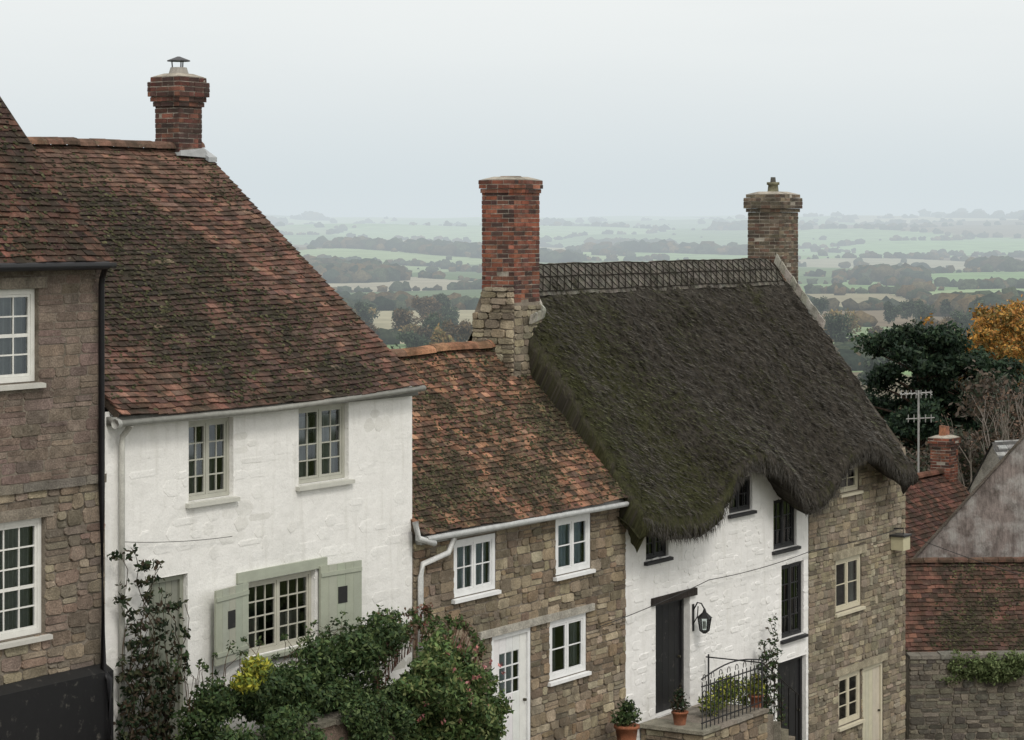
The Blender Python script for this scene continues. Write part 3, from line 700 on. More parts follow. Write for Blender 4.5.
obj('steps',R,steps,[M_stone])
R=root('iron_railing')
def rail(mb):
    c=(.012,.012,.013); 
    def line(p,q,r=.012): mb.tube([p,q],r,6,c)
    for (z) in (-7.32,-7.9): line((12.8,-1.1,z),(14.9,-1.1,z))
    u=12.82; k=0
    while u<14.92:
        line((u,-1.1,-8.0),(u,-1.1,-7.25),.009)
        if k%2==0:
            pts=[(u+.07+.055*math.cos(t),-1.1,-7.45+.055*math.sin(t)) for t in np.linspace(0,2*math.pi,11)]; mb.tube(pts,.007,5,c)
            pts=[(u+.07+.05*math.cos(t),-1.1,-7.2+.06*math.sin(t)) for t in np.linspace(-.5,3.6,10)]; mb.tube(pts,.007,5,c)
        u+=.14;k+=1
    pts=[(12.8+2.1*t,-1.1,-7.2+.12*math.sin(t*math.pi)) for t in np.linspace(0,1,12)]; mb.tube(pts,.012,6,c)
    for v in (-1.1,-.1): line((14.92,v,-8.0),(14.92,v,-7.2),.015)
    line((14.92,-1.1,-7.25),(14.92,-.05,-7.25)); line((14.92,-1.1,-7.25),(16.3,-1.1,-8.0)); line((16.3,-1.1,-8.0),(16.3,-1.1,-8.8))
    for k in range(5): line((15.1+.27*k,-1.1,-7.37-.147*k),(15.1+.27*k,-1.1,-8.1-.17*k),.009)
obj('rails',R,rail,[M_metal],True)
# ------------------------------------------------------------------ foliage helper
def leafcloud(name,blobs,size,cols,parent=None,shell_=.5,mat=None,loc=None):
    """blobs: (x,y,z,rx,ry,rz,n)"""
    Vs=[];Cs=[]
    cols=np.array(cols)
    for (x,y,z,rx,ry,rz,n) in blobs:
        d=rng.normal(size=(n,3)); d/=np.linalg.norm(d,axis=1)[:,None]
        r=rng.uniform(shell_,1,size=n)**.6
        lump=1+.22*np.sin(d[:,0]*5+x*3)*np.cos(d[:,2]*6+z*2)+.15*np.sin(d[:,1]*9+y)
        P=np.array([x,y,z])+d*np.array([rx,ry,rz])*(r*lump)[:,None]
        a=rng.normal(size=(n,3)); a/=np.linalg.norm(a,axis=1)[:,None]
        b=np.cross(a,d+rng.normal(size=(n,3))*.5); b/=np.linalg.norm(b,axis=1)[:,None]+1e-9
        s=size*rng.uniform(.6,1.3,size=n)[:,None]
        q=np.stack([P-a*s,P+b*s*.45,P+a*s,P-b*s*.45],axis=1)
        Vs.append(q.reshape(-1,3))
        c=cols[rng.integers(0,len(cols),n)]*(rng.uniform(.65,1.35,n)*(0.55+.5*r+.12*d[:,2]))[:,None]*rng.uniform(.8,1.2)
        Cs.append(c)
    V=np.concatenate(Vs); C=np.concatenate(Cs); F=np.arange(len(V)).reshape(-1,4)
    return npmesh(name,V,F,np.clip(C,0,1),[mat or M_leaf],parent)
def stemmesh(name,parent,paths,col=(.06,.045,.03)):
    mb=MB()
    for pts,r0,r1 in paths:
        n=len(pts); mb.tube(pts,[r0+(r1-r0)*i/(n-1) for i in range(n)],5,col,0,False)
    return mb.make(name,[M_wood],parent)
green=[(.045,.082,.028),(.065,.10,.036),(.033,.062,.024),(.09,.125,.045)]
dgreen=[(.020,.037,.018),(.030,.050,.022),(.046,.051,.024),(.052,.036,.022)]
R=root('climbing_plant'); paths=[];bl=[]
for k in range(13):
    x=U(.12,1.0); pts=[(x,-.18,-6.4)]; z=-6.4; top=U(-5.3,-3.75)
    while z<top:
        z+=.18; x=min(1.3,max(.0,x+U(-.12,.12))); pts.append((x,-.16+U(-.08,.05),z)); 
        if random.random()<.8: bl.append((x+U(-.14,.14),-.18,z,U(.07,.18),.08,U(.06,.13),int(U(10,34)*(1.6 if z<-5.3 else 1))))
    paths.append((pts,.014,.004))
stemmesh('stems',R,paths); leafcloud('leaf_mass',bl,.042,dgreen,R,.1)
R=root('hedge'); bl=[]
for (u,z,rx,rz) in ((.8,-5.75,.4,.35),(1.3,-5.6,.45,.4),(1.9,-5.70,.5,.4),(2.5,-5.66,.5,.38),(3.0,-5.60,.45,.4),(3.5,-5.5,.45,.40),(4.0,-5.42,.45,.4),(4.4,-5.42,.4,.4),(1.0,-6.25,.5,.4),(1.5,-6.3,.6,.4),(4.2,-6.1,.6,.4),(.6,-6.2,.4,.4),(3.6,-6.1,.5,.35),(2.2,-6.0,.5,.3),(3.0,-5.95,.5,.3)):
    for q in range(4):
        bl.append((u+U(-.22,.22),-.85+U(-.3,.2),z+U(-.18,.18),rx*U(.45,.8),.3,rz*U(.45,.75),620))
for k in range(46):
    u=U(.4,2.3) if k%2 else U(2.9,4.3); bl.append((u,-1.48+U(-.08,.05),U(-7.0,-5.95),U(.15,.3),.14,U(.15,.28),260))
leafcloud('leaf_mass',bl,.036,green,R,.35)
paths=[]
for k in range(60):
    x,z=U(.6,4.8),U(-5.5,-5.2); paths.append(([(x,-.75,z-.4),(x+U(-.1,.1),-.75,z),(x+U(-.25,.25),-.8+U(-.2,.2),z+U(.05,.22))],.007,.002))
stemmesh('twigs',R,paths,(.08,.05,.03))
leafcloud('shoots',[(p[0][2][0],p[0][2][1],p[0][2][2],.06,.06,.06,14) for p in paths],.032,green,R,.1)
R=root('yellow_shrub'); leafcloud('leaf_mass',[(1.2,-1.3,-5.26,.22,.18,.14,520),(1.0,-1.3,-5.42,.18,.2,.12,280)],.034,[(.42,.39,.05),(.32,.34,.05),(.18,.24,.05)],R,.2)
R=root('shrub'); bl=[]
for k in range(90):
    t=U(0,2*math.pi); rr=math.sqrt(U(0,1)); bl.append((5.1+1.15*rr*math.cos(t),-1.25+.35*math.sin(t*2),-6.25+.74*rr*math.sin(t)+U(-.1,.1),U(.13,.30),.24,U(.12,.26),280))
for k in range(20): bl.append((U(4.0,6.6),-1.15,U(-7.4,-6.6),.35,.3,.3,450))
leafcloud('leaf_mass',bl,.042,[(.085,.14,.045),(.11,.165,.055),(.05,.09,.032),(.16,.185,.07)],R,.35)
paths=[]
for k in range(80):
    t=U(.1,3.0); x=5.1+1.1*math.cos(t); z=-6.15+.74*math.sin(t); paths.append(([(x,-1.1,z-.15),(x+U(-.05,.05)+.1*math.cos(t),-1.15,z+.08),(x+.15*math.cos(t)+U(-.12,.12),-1.15,z+U(.1,.26))],.006,.002))
stemmesh('twigs',R,paths,(.14,.07,.05)); leafcloud('shoots',[(p[0][2][0],p[0][2][1],p[0][2][2],.07,.06,.08,16) for p in paths],.035,[(.09,.14,.045),(.13,.09,.06),(.06,.10,.035)],R,.1)
leafcloud('flowers',[(5.1+1.0*U(-1,1),-1.62+U(-.1,.1),-6.0+U(-.5,.5),.04,.03,.04,7) for k in range(26)],.03,[(.55,.25,.26),(.45,.18,.16)],R,.1)
R=root('rose_bush'); bl=[(5.4+U(-.5,.8),-.45,-5.45+U(-.25,.2),.12,.1,.09,45) for k in range(16)]
leafcloud('leaf_mass',bl,.033,[(.16,.05,.04),(.11,.06,.03),(.06,.07,.03),(.05,.08,.03),(.25,.17,.13)],R,.1)
R=root('garden_wall')
def gw(mb):
    mb.box(1.5,4.0,-1.35,-1.1,-7.8,-6.18,(.2,.145,.115),0,.004)
    u=1.45
    while u<4.0: mb.box(u+.004,u+.4,-1.4,-1.05,-6.18,-6.12+U(-.01,.01),jc((.15,.135,.11),.15),0,.008); u+=.41
obj('coped_wall',R,gw,[pmat('brown_render',None,.95,3,.35,40,.3,1,.03,stain=(.06,.06,.04),ss=2.5,sl=.45,sh=.6)])
def pot(name,u,v,z,r,cols,n=500,h=.3):
    R=root(name); R.location=row2w(u,v,z); mb=MB()
    mb.tube([(0,0,0),(0,0,h*.85),(0,0,h*.86),(0,0,h),(0,0,h-.02)],[r*.7,r*.95,r*1.08,r*1.08,r*.8],14,(.28,.11,.06)); mb.make('terracotta_pot',[M_brick],R,True)
    leafcloud('leaf_mass',[(0,0,h+.12,r*1.3,r*1.3,.17,n),(U(-.1,.1),0,h+.28,r*.7,r*.7,.12,n//3)],.035,cols,R,.1)
pot('potted_plant',11.55,-.45,-8.12,.19,green,600,.34); pot('potted_plant',13.0,-.6,-8.01,.13,dgreen,300,.22); pot('potted_plant',15.0,-.95,-8.01,.12,[(.3,.3,.05),(.1,.14,.04)],300,.2)
R=root('yellow_shrub'); leafcloud('leaf_mass',[(14.3,-.75,-7.65,.35,.2,.25,900),(13.9,-.7,-7.8,.3,.2,.2,500),(15.2,-.6,-7.85,.35,.25,.3,700)],.035,[(.35,.36,.06),(.2,.26,.05),(.07,.1,.03),(.05,.08,.03)],R,.2)
R=root('climbing_plant'); paths=[];bl=[]
for k in range(8):
    x=U(16.6,17.4); z=-9.1; pts=[(x,-.25,z)]; top=U(-8.1,-6.9)
    while z<top:
        z+=.2; x+=U(-.08,.08); pts.append((x,-.2+U(-.06,.03),z)); bl.append((x,-.22,z,U(.08,.18),.1,U(.07,.14),int(U(12,34))))
    paths.append((pts,.012,.004))
stemmesh('stems',R,paths); leafcloud('leaf_mass',bl,.04,dgreen+green[:2],R,.1)
# ================================================================== BUILDINGS DOWN THE HILL
W0=(0,0,0)
H=root('stone_garden_wall',W0,0)
def gwall(mb):
    P=lambda a,z,c:(7.95+a*.99,50.0+a*.12+c,z)
    mb.hexa([P(0,-13,0),P(6,-13,0),P(6,-13,.4),P(0,-13,.4),P(0,-8.66,0),P(6,-8.78,0),P(6,-8.78,.4),P(0,-8.66,.4)],(1,1,1),1)
    stones(mb,0,6,-12,-8.7,[],(.08,.16),(.13,.34),(.010,.03),lambda a,z:jc(random.choice([(.14,.13,.105),(.18,.165,.135),(.11,.10,.085),(.21,.19,.15)]),.2),P=P)
    a=0
    while a<6: 
        w=U(.25,.4); h=U(.06,.1); t=-8.68-.02*a
        mb.hexa([P(a,t,-.05),P(a+w-.01,t,-.05),P(a+w-.01,t,.45),P(a,t,.45),P(a,t+h,-.03),P(a+w-.01,t+h,-.03),P(a+w-.01,t+h,.42),P(a,t+h,.42)],jc((.2,.19,.16),.2)); a+=w
obj('masonry',H,gwall,[M_stone,M_mortar])
R=root('ivy',W0,0); bl=[(U(8.8,10.3),49.98+U(0,.3),-8.60-abs(U(0,.5)),U(.1,.25),.15,U(.08,.16),120) for k in range(56)]
leafcloud('leaf_mass',bl,.04,[(.13,.17,.07),(.17,.21,.09),(.085,.12,.045)],R,.2)
H=root('tiled_outbuilding',(7.9,51.2,0),math.radians(4))
mb=MB()
darkO=lambda u,d:max(0,min(1,(nz(u*.8,d*.9,55)+.4*nz(u*2.5,d*2.5,5)+.35)*1.5))
palO=lambda u,d:jc(mixc(random.choice([(.13,.067,.052),(.105,.058,.046),(.16,.082,.06),(.08,.048,.04)]),(.05,.04,.03),darkO(u,d)*.9),.3)
sagO=lambda u,d:.05*nz(u*.5,d*.5,61)
tiles(mb,-.4,6,-.1,-8.78,1.5,-7.12,.11,.17,palO,sagO); tiles(mb,-.4,6,3.1,-8.78,1.5,-7.12,.2,.33,palO)
ridge(mb,-.4,6,1.5,-7.08,.11,lambda:jc((.12,.07,.052)))
mosstufts(mb,1500,-.3,4,-.1,-8.78,1.5,-7.12,sagO,darkO,MOSS)
mb.make('tiled_roof',[M_tile],H)
obj('walls',H,lambda mb:[mb.box(-.3,5.9,.02,2.98,-13,-8.85),shell(mb,-.3,5.9,2.98,-13,-8.85,1.5,-7.2)],[M_mortar])
H=root('rendered_barn',(8.75,55.5,0),math.radians(-20))
def barn(mb):
    for y in (0,9): mb.poly([(0,y,-13),(9,y,-13),(9,y,-7.6),(4.5,y,-2.45),(0,y,-7.6)])
    mb.poly([(0,0,-13),(0,9,-13),(0,9,-7.6),(0,0,-7.6)]); mb.poly([(9,0,-13),(9,9,-13),(9,9,-7.6),(9,0,-7.6)])
M_rend=pmat('weathered_render',(.24,.205,.19),.95,1.6,.3,14,.35,.7,.04,stain=(.46,.45,.43),ss=1.3,sl=.46,sh=.60,sa=.75,stretch=(1,1,.35),stain2=(.085,.072,.064),s2s=2.6,s2l=.52,s2h=.66,s2a=.75,spec=.1,streak=(.07,.06,.055,.7))
obj('gable_walls',H,barn,[M_rend])
def broof(mb):
    for sg in (0,1):
        def X(x): return x if sg==0 else 9-x
        mb.hexa([(X(-.12),-.06,-7.76),(X(4.5),-.06,-2.46),(X(4.5),9.1,-2.46),(X(-.12),9.1,-7.76),(X(-.12),-.06,-7.68),(X(4.5),-.06,-2.38),(X(4.5),9.1,-2.38),(X(-.12),9.1,-7.68)],(.15,.13,.11))
obj('slate_roof',H,broof,[M_stone])
H=root('tiled_house',(10.85,62.0,0),ROW_ROT)
mb=MB(); palT=lambda u,d:jc(random.choice([(.12,.06,.047),(.10,.05,.041),(.15,.07,.053),(.07,.042,.036)]),.25)
tiles(mb,-7,0,-3.1,-9.3,0,-6.1,.12,.2,palT); tiles(mb,-7,0,3.1,-9.3,0,-6.1,.2,.33,palT); ridge(mb,-7,0,0,-6.05,.12,lambda:jc((.15,.07,.05)))
mb.make('tiled_roof',[M_tile],H)
def hw(mb):
    for u in (-6.9,-.1): mb.poly([(u,-2.9,-14),(u,2.9,-14),(u,2.9,-9.3),(u,0,-6.3),(u,-2.9,-9.3)])
    for v in (-2.9,2.9): mb.poly([(-6.9,v,-14),(-.1,v,-14),(-.1,v,-9.3),(-6.9,v,-9.3)])
obj('walls',H,hw,[pmat('pink_render',(.42,.27,.22),.9,3,.2,30,.15,.4,.01)])
z=chimney('chimney',H,-.35,0,.55,.5,-6.9,-5.45,brickO,[(.05,1),(.1,2)])
obj('chimney_pots',H,lambda mb:[mb.tube([(-.45,0,z-.04),(-.45,0,z+.25)],[.09,.075],10,(.3,.13,.07)),mb.tube([(-.2,0,z-.04),(-.2,0,z+.22)],[.08,.07],10,(.25,.12,.08))],[M_brick],True)
H=root('slate_house',(13.2,68.0,.0),math.radians(28))
def sl(mb):
    c=(.34,.345,.34)
    for i in range(14):
        for k in range(12):
            u0=-.2+k*.3+(i%2)*.15; d0=i*.17
            y=-1.8+d0*.75; zz=-8.3+d0*1.0
            mb.hexa([(u0,y,zz+.0),(u0+.29,y,zz),(u0+.29,y+.2,zz+.2),(u0,y+.2,zz+.2),(u0,y,zz+.03),(u0+.29,y,zz+.03),(u0+.29,y+.2,zz+.22),(u0,y+.2,zz+.22)],jc(c,.25))
    mb.poly([(-.2,-1.8,-8.3),(3.5,-1.8,-8.3),(3.5,0,-5.9),(-.2,0,-5.9)],(.1,.1,.1)); mb.poly([(-.2,1.8,-8.3),(3.5,1.8,-8.3),(3.5,0,-5.9),(-.2,0,-5.9)],(.1,.1,.1))
    for u in (-.15,3.4): mb.poly([(u,-1.8,-16),(u,1.8,-16),(u,1.8,-8.3),(u,0,-5.95),(u,-1.8,-8.3)],(.3,.28,.25))
    for v in (-1.78,1.78): mb.poly([(-.15,v,-16),(3.4,v,-16),(3.4,v,-8.3),(-.15,v,-8.3)],(.3,.28,.25))
obj('slate_roof_and_walls',H,sl,[M_stone])
R=root('tv_aerial',(9.95,61.2,0),0)
def aer(mb):
    c=(.32,.32,.31); mb.tube([(0,0,-6.9),(0,0,-4.05)],.026,6,c); mb.tube([(-.45,0,-4.15),(.35,.1,-4.1)],.018,5,c)
    for k in range(7):
        x=-.42+k*.12; mb.tube([(x,-.2,-4.14),(x,.24,-4.12)],.012,4,c); mb.tube([(x,0,-4.24),(x,0,-4.04)],.011,4,c)
    mb.tube([(-.3,0,-4.75),(.4,.05,-4.72)],.016,5,c)
    for k in range(5): x=-.25+k*.14; mb.tube([(x,0,-4.83),(x,0,-4.64)],.011,4,c)
obj('mast_and_elements',R,aer,[M_metal])
# ================================================================== TERRAIN
A=[(rng.uniform(0,2*math.pi),rng.uniform(0,6.28)) for _ in range(12)]
def und(X,Y):
    z=0
    for i,(th,ph) in enumerate(A):
        L=(700+520*i) ; z=z+np.sin((X*math.cos(th)+Y*math.sin(th))*2*math.pi/L+ph)*(.35+.06*i)
    return z/3.2
PY=[-500,60,130,200,400,900,1500,3000,5000,6500,8000,9500,12000,26000]; PZ=[-16,-16,-22,-29,-38,-46,-52,-56,-49,-32,-10,20,36,30]
def terrain(X,Y):
    X=np.asarray(X,float);Y=np.asarray(Y,float)
    far=np.interp(Y,PY,PZ)+und(X,Y)*np.clip((Y-300)*.0052,0,28)+np.clip((X/np.maximum(Y,1)-.02)*5,0,1)*np.clip((Y-5000)/3000,0,1)*10
    u=(X-ROW_LOC[0])*CS+(Y-ROW_LOC[1])*SN
    near=-6.35-.165*np.clip(u,-28,60)-.0
    t=np.clip((Y-66)/70,0,1); t=t*t*(3-2*t)
    return near*(1-t)+far*t
sites=[];scol=[]
fpal=[(.15,.215,.105),(.19,.27,.135),(.25,.32,.175),(.125,.17,.09),(.26,.25,.165),(.18,.25,.13),(.30,.28,.20),(.165,.24,.12),(.28,.355,.205),(.21,.28,.155),(.16,.135,.095)]
Y=250
while Y<13500:
    dy=185+Y*.18; dx=115+Y*.09; x=-.62*Y-300
    while x<.62*Y+300:
        sites.append((x+U(-.45,.45)*dx,Y+U(-.42,.42)*dy,dx,dy)); scol.append(jc(random.choice(fpal),.12)); x+=dx
    Y+=dy
sites=np.array(sites); scol=np.array(scol)
def field_id(X,Y):
    X=X.ravel();Y=Y.ravel(); od=np.argsort(Y,kind='stable'); Xo=X[od];Yo=Y[od]
    best=np.full(Xo.shape,1e18); idx=np.zeros(Xo.shape,int); sec=np.full(Xo.shape,1e18)
    for i,(sx,sy,dx,dy) in enumerate(sites):
        a,b_=np.searchsorted(Yo,[sy-dy*1.9,sy+dy*1.9])
        if a>=b_: continue
        k=np.nonzero(np.abs(Xo[a:b_]-sx)<dx*1.9)[0]
        if len(k)==0: continue
        k=k+a; d=((Xo[k]-sx)/dx)**2+((Yo[k]-sy)/dy)**2
        b=d<best[k]; sec[k]=np.where(b,best[k],np.minimum(sec[k],d)); best[k]=np.where(b,d,best[k]); idx[k[b]]=i
    e=np.sqrt(np.minimum(sec,1e6))-np.sqrt(np.minimum(best,1e6))
    I=np.empty_like(idx);Eo=np.empty_like(e); I[od]=idx; Eo[od]=e
    return I,Eo
Ys=np.concatenate([np.linspace(-120,64,60),66*np.power(24000/66,np.linspace(0,1,520))]); nx=420
T=np.linspace(-1,1,nx); T=np.sign(T)*np.abs(T)**1.35; YY,TT=np.meshgrid(Ys,T,indexing='ij'); XX=TT*(90+.62*np.maximum(YY,0))
ZZ=terrain(XX,YY)
ids,edge=field_id(XX,YY); C=scol[ids]
C[YY.ravel()<250]=(.07,.085,.035)
def woodmask(X,Y): return np.sin(X*.0043+1.3+np.sin(Y*.0017)*2)*np.sin(Y*.0021+.6+np.sin(X*.003)*1.5)+.35*np.sin(X*.013+Y*.004)
V=np.stack([XX.ravel(),YY.ravel(),ZZ.ravel()],1)
ni,nj=YY.shape; ii,jj=np.meshgrid(np.arange(ni-1),np.arange(nj-1),indexing='ij'); a=(ii*nj+jj).ravel()
F=np.stack([a,a+1,a+nj+1,a+nj],1)
WT=.95
wm=woodmask(XX,YY).ravel()>WT
C[wm&(YY.ravel()>250)]=(.045,.055,.03)
npmesh('ground',V,F,C,[M_ground],None,True)
R=root('cobbled_street')
def cob(mb):
    for k in range(60):
        u0,u1=-20+k*1.0,-19+k*1.0
        mb.poly([(u0,-9,street_z(u0)+.02),(u1,-9,street_z(u1)+.02),(u1,-2.6,street_z(u1)+.02),(u0,-2.6,street_z(u0)+.02)])
m,nt,b,out=newmat('cobbles'); co=N(nt,'ShaderNodeTexCoord').outputs['Object']; vo=N(nt,'ShaderNodeTexVoronoi'); vo.inputs['Scale'].default_value=7; nt.links.new(co,vo.inputs[0])
nt.links.new(rgbmix(nt,(.2,.18,.15),(.08,.07,.06),rng_(nt,vo.outputs[0],.2,.7)),b.inputs['Base Color']); bp=N(nt,'ShaderNodeBump'); bp.invert=True; bp.inputs['Distance'].default_value=.03; nt.links.new(vo.outputs[0],bp.inputs['Height']); nt.links.new(bp.outputs[0],b.inputs['Normal'])
obj('cobbles',R,cob,[m])
R=root('pavement')
obj('flagstones',R,lambda mb:[mb.hexa([(k,-2.6,street_z(k)-.4),(k+.99,-2.6,street_z(k+1)-.4),(k+.99,0-.2,street_z(k+1)-.4),(k,-.2,street_z(k)-.4),(k,-2.6,street_z(k)+.12),(k+.99,-2.6,street_z(k+1)+.12),(k+.99,-.2,street_z(k+1)+.12),(k,-.2,street_z(k)+.12)],jc((.22,.2,.17),.12)) for k in range(-8,24)],[M_stone])
# ------------------------------------------------------------------ distant trees
import bmesh
bm=bmesh.new(); bmesh.ops.create_icosphere(bm,subdivisions=2,radius=1); TV=np.array([v.co[:] for v in bm.verts]); TF=np.array([[v.index for v in f.verts] for f in bm.faces]); bm.free()
n=1000000; Yr=700*np.power(11500/700,rng.uniform(0,1,n)); Xr=rng.uniform(-1,1,n)*(.27*Yr+60)
idr,er=field_id(Xr,Yr)
clump=.5+.5*np.sin(Xr*.021+np.sin(Yr*.013)*2)
hedge=(er<.012)&(rng.uniform(0,1,n)<(.15+.85*clump)*.6)
wood=(woodmask(Xr,Yr)>WT)&(rng.uniform(0,1,n)<.12)
single=rng.uniform(0,1,n)<.0005
sel=np.nonzero(hedge|wood|single)[0]
rng.shuffle(sel); sel=sel[:12500]
Xs,Y2=Xr[sel],Yr[sel]; Zs=terrain(Xs,Y2); iswood=wood[sel]
k=len(sel); sc=(1.8+Y2*.0005)*rng.uniform(.5,1.7,k)**1.25*np.where(iswood,1.8,1.0)
Vb=TV[None]*(rng.uniform(.6,1.35,(k,len(TV),1)))*sc[:,None,None]*np.array([1.25,1.25,.95])[None,None]
Vb=Vb+np.stack([Xs,Y2,Zs+sc*.5],1)[:,None,:]
tp=np.array([(.04,.052,.03),(.05,.062,.035),(.03,.042,.028),(.085,.072,.04),(.065,.057,.035),(.11,.08,.04),(.055,.067,.04)])
Cb=np.repeat(tp[rng.integers(0,len(tp),k)]*rng.uniform(.7,1.2,(k,1)),len(TF),axis=0)*rng.uniform(.8,1.2,(k*len(TF),1))
Fb=(TF[None]+(np.arange(k)*len(TV))[:,None,None]).reshape(-1,3)
npmesh('distant_trees',Vb.reshape(-1,3),Fb,Cb,[M_canopy])
bl_g=[];bl_o=[];bl_y=[]
def vtree(x,y,h,w,lst,n=340,zb=None):
    g=float(terrain(x,y)) if zb is None else zb
    for k in range(7):
        t=U(0,6.28); rr=U(.1,.6)*w; lst.append((x+rr*math.cos(t),y+rr*math.sin(t),g+h*U(.4,.85),w*U(.3,.5),w*U(.3,.5),h*U(.14,.24),n))
for k in range(110):
    y=U(480,1150); 
    x=U(-.12,-.005)*y if k%5<3 else U(.115,.235)*y
    r=random.random()
    vtree(x,y,U(7,15),U(4,8),bl_g if r<.5 else (bl_o if r<.84 else bl_y),210)
for k in range(34):
    y=U(230,420); x=U(.125,.24)*y; vtree(x,y,U(9,13.5),U(5,8),bl_g if random.random()<.5 else bl_o,420)
leafcloud('woodland',bl_g,.6,[(.04,.062,.033),(.055,.08,.038),(.035,.052,.03)],None,.3)
leafcloud('woodland',bl_o,.6,[(.10,.075,.045),(.13,.09,.045),(.08,.065,.04),(.15,.10,.05)],None,.3)
leafcloud('woodland',bl_y,.6,[(.24,.17,.06),(.2,.13,.05),(.17,.16,.07)],None,.3)
# ------------------------------------------------------------------ individual trees
def branches(mb,p,d,L,r,depth,tips,spread=.6,col=(.10,.085,.065),up=.15):
    pts=[p]; q=p; dd=d
    for k in range(4):
        dd=(dd+Vector((U(-.2,.2),U(-.2,.2),U(-.05,.2)))*.6).normalized(); q=q+dd*(L/4); pts.append(q)
    mb.tube(pts,[r*(1-.13*i) for i in range(5)],6 if r>.05 else 4,col,0,False)
    if depth==0: tips.append(q); return
    for k in range(3 if depth>1 else 4):
        s=pts[random.choice([2,3,4])] if k else pts[4]
        nd=(dd+Vector((U(-1,1),U(-1,1),U(-.3,.9)))*spread+Vector((0,0,up))).normalized()
        branches(mb,s,nd,L*U(.55,.78),r*.52,depth-1,tips,spread,col,up)
def pine(loc,zt,wmax,nb):
    R=root('pine_tree',loc,0); mb=MB()
    trunk=[(0,0,0),(.2,0,5),(.1,.1,zt*.55),(-.2,0,zt*.78),(0,0,zt*.95)]; mb.tube(trunk,[.42,.36,.3,.22,.1],8,(.11,.07,.05),0,False)
    bl=[]; zc=zt*.62
    for k in range(nb):
        z=U(zt*.34,zt); t=U(0,6.28); mx=wmax*math.sqrt(max(.05,1-((z-zc)/(zt*.42))**2)); rr=mx*math.sqrt(U(.05,1))
        e=(rr*math.cos(t),rr*math.sin(t),z); mb.tube([(0,0,z-1.2),(e[0]*.5,e[1]*.5,z-.5),e],[.1,.07,.03],5,(.09,.06,.045),0,False)
        bl.append((e[0],e[1],e[2]+.2,U(.7,1.5),U(.8,1.4),U(.35,.7),480))
    mb.make('trunk_and_limbs',[M_wood],R); leafcloud('needles',bl,.16,[(.018,.038,.022),(.028,.052,.028),(.014,.029,.018),(.042,.068,.034)],R,.1)
pine((22.6,138,-24),18.2,4.3,120); pine((25.6,140,-24),16.4,3.8,95)
def btree(name,loc,h,r,crown,cols,leaf,nl,depth=4,col=(.12,.10,.08),extra=None):
    R=root(name,loc,0); mb=MB(); tips=[]
    mb.tube([(0,0,0),(.1,0,h*.2),(0,.1,h*.36)],[r,r*.85,r*.7],8,col,0,False)
    for k in range(5):
        branches(mb,Vector((0,.1,h*U(.28,.38))),Vector((U(-.6,.6),U(-.6,.6),1)).normalized(),h*.26,r*.5,depth-1,tips,.6,col)
    mb.make('trunk_and_limbs',[M_wood],R)
    bl=[(t.x,t.y,t.z,crown*U(.6,1.2),crown*U(.6,1.2),crown*U(.5,.9),nl) for t in tips] if nl else []
    if extra:
        cx,cy,cz,ex,ez,n,nn=extra
        for k in range(n):
            d=Vector((random.gauss(0,1),random.gauss(0,1),random.gauss(0,1))).normalized()*(U(.2,1)**.5)
            bl.append((cx+d.x*ex,cy+d.y*ex,cz+d.z*ez,U(.5,1.1),U(.5,1.1),U(.35,.75),nn))
    if bl: leafcloud('foliage',bl,leaf,cols,R,.05)
btree('autumn_tree',(30.4,155,-25),19.2,.4,.6,[(.46,.23,.05),(.54,.31,.08),(.36,.17,.05),(.26,.18,.06),(.17,.15,.05)],.15,14,extra=(.3,0,17.0,3.9,3.3,90,190))
btree('autumn_tree',(34.4,165,-26),18,.4,.6,[(.38,.20,.06),(.45,.25,.08),(.28,.16,.06),(.18,.14,.06)],.15,12,extra=(0,0,17.6,4.0,3.2,76,170))
btree('bare_tree',(20.6,106,-18.5),12.6,.2,.3,[(.16,.10,.07),(.12,.08,.06)],.07,5,4,(.19,.165,.145))
btree('beech_tree',(26.0,128,-22),12.0,.25,.6,[(.13,.085,.06),(.10,.068,.048),(.16,.105,.07)],.11,16,4,extra=(0,0,10.5,3.2,3.2,44,130))
R=root('woodland_edge',W0,0); bl=[]
for k in range(130):
    y=U(112,150); x=U(.135,.24)*y; bl.append((x,y,-.080*y+U(-3,1.6)-(2.4 if x/y<.185 else 0),U(.8,1.8),U(.8,1.8),U(.6,1.3),300))
leafcloud('leaf_mass',bl,.16,[(.085,.065,.05),(.05,.058,.038),(.10,.072,.052),(.035,.045,.03),(.07,.056,.044)],R,.15)
# ================================================================== HAZE in the valley
mb=MB(); mb.box(-9000,9000,180,30000,-400,420); hz=mb.make('haze',[])
m=bpy.data.materials.new('valley_haze'); m.use_nodes=True; nt=m.node_tree; nt.nodes.clear(); out=N(nt,'ShaderNodeOutputMaterial')
sig=1.75e-4
ab=N(nt,'ShaderNodeVolumeAbsorption'); ab.inputs[0].default_value=(0,0,0,1); ab.inputs[1].default_value=sig
em=N(nt,'ShaderNodeEmission'); em.inputs[0].default_value=(.67,.74,.77,1); em.inputs[1].default_value=sig  # glow stands in for daylight scattered by the mist
ad=N(nt,'ShaderNodeAddShader'); nt.links.new(ab.outputs[0],ad.inputs[0]); nt.links.new(em.outputs[0],ad.inputs[1]); nt.links.new(ad.outputs[0],out.inputs['Volume'])
hz.data.materials.append(m)
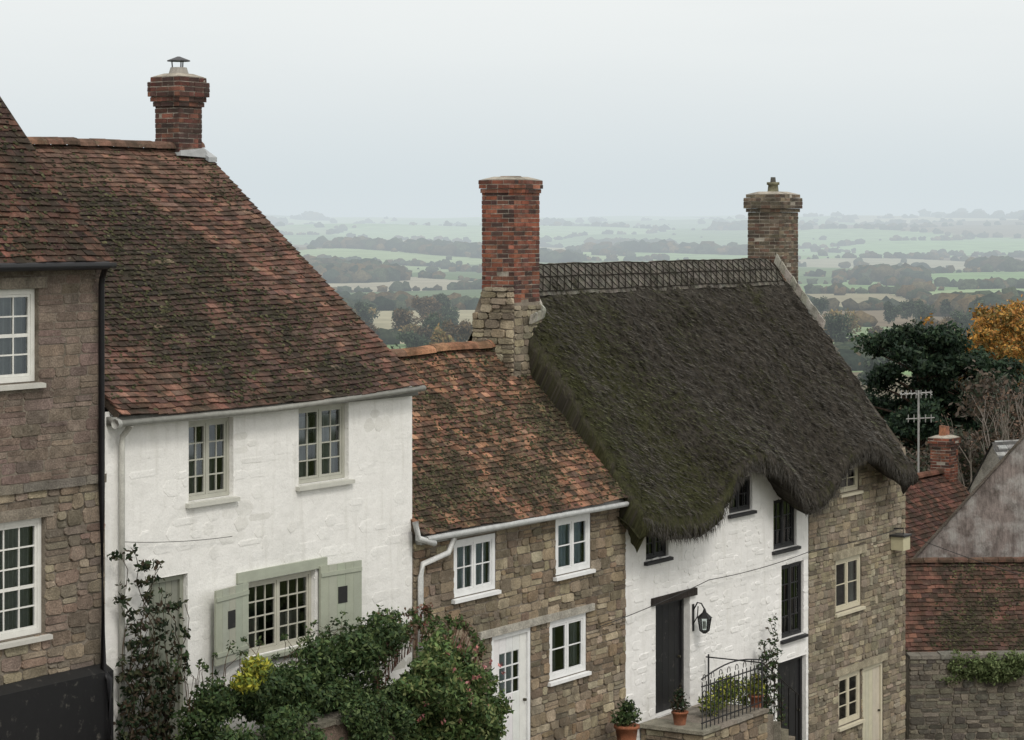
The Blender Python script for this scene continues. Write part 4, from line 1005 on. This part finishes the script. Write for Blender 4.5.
# ================================================================== WORLD, SUN, CAMERA
SE=math.radians(48)
sd=Vector((.35,-.75,0)).normalized()
w=bpy.data.worlds.new('World'); scene.world=w; w.use_nodes=True; nt=w.node_tree; nt.nodes.clear()
out=N(nt,'ShaderNodeOutputWorld'); sky=N(nt,'ShaderNodeTexSky'); sky.sky_type='NISHITA'; sky.sun_disc=False; sky.sun_elevation=SE; sky.sun_rotation=math.atan2(sd.x,sd.y); sky.dust_density=4
b1=N(nt,'ShaderNodeBackground'); nt.links.new(sky.outputs[0],b1.inputs[0]); b1.inputs[1].default_value=.1
co=N(nt,'ShaderNodeTexCoord').outputs['Generated']
cl=noi(nt,co,3.2,6,.6,(1,1,6)); sp=N(nt,'ShaderNodeSeparateXYZ'); nt.links.new(co,sp.inputs[0])
cc=rgbmix(nt,(.94,.93,.90),(1.0,.985,.945),rng_(nt,cl,.35,.65))
cc=rgbmix(nt,(.96,.95,.93),cc,rng_(nt,sp.outputs[2],-.01,.05))
b2=N(nt,'ShaderNodeBackground'); nt.links.new(cc,b2.inputs[0]); b2.inputs[1].default_value=1.1
mx=N(nt,'ShaderNodeMixShader'); mx.inputs[0].default_value=.97; nt.links.new(b1.outputs[0],mx.inputs[1]); nt.links.new(b2.outputs[0],mx.inputs[2]); nt.links.new(mx.outputs[0],out.inputs[0])
L=bpy.data.lights.new('sun','SUN'); L.energy=1.5; L.angle=math.radians(14); L.color=(1,.95,.88); lo=bpy.data.objects.new('sun',L); scene.collection.objects.link(lo)
to=Vector((sd.x*math.cos(SE),sd.y*math.cos(SE),math.sin(SE))); lo.rotation_euler=to.to_track_quat('Z','Y').to_euler()
cam=bpy.data.cameras.new('camera'); co_=bpy.data.objects.new('camera',cam); scene.collection.objects.link(co_); scene.camera=co_
cam.lens=87.9; cam.sensor_width=36; cam.clip_end=60000; cam.clip_start=.5; co_.location=(0,0,0); co_.rotation_euler=(math.radians(90),0,0); cam.shift_y=-145/1024
scene.view_settings.view_transform='Standard'; scene.view_settings.look='None'; scene.view_settings.exposure=0; scene.view_settings.gamma=1
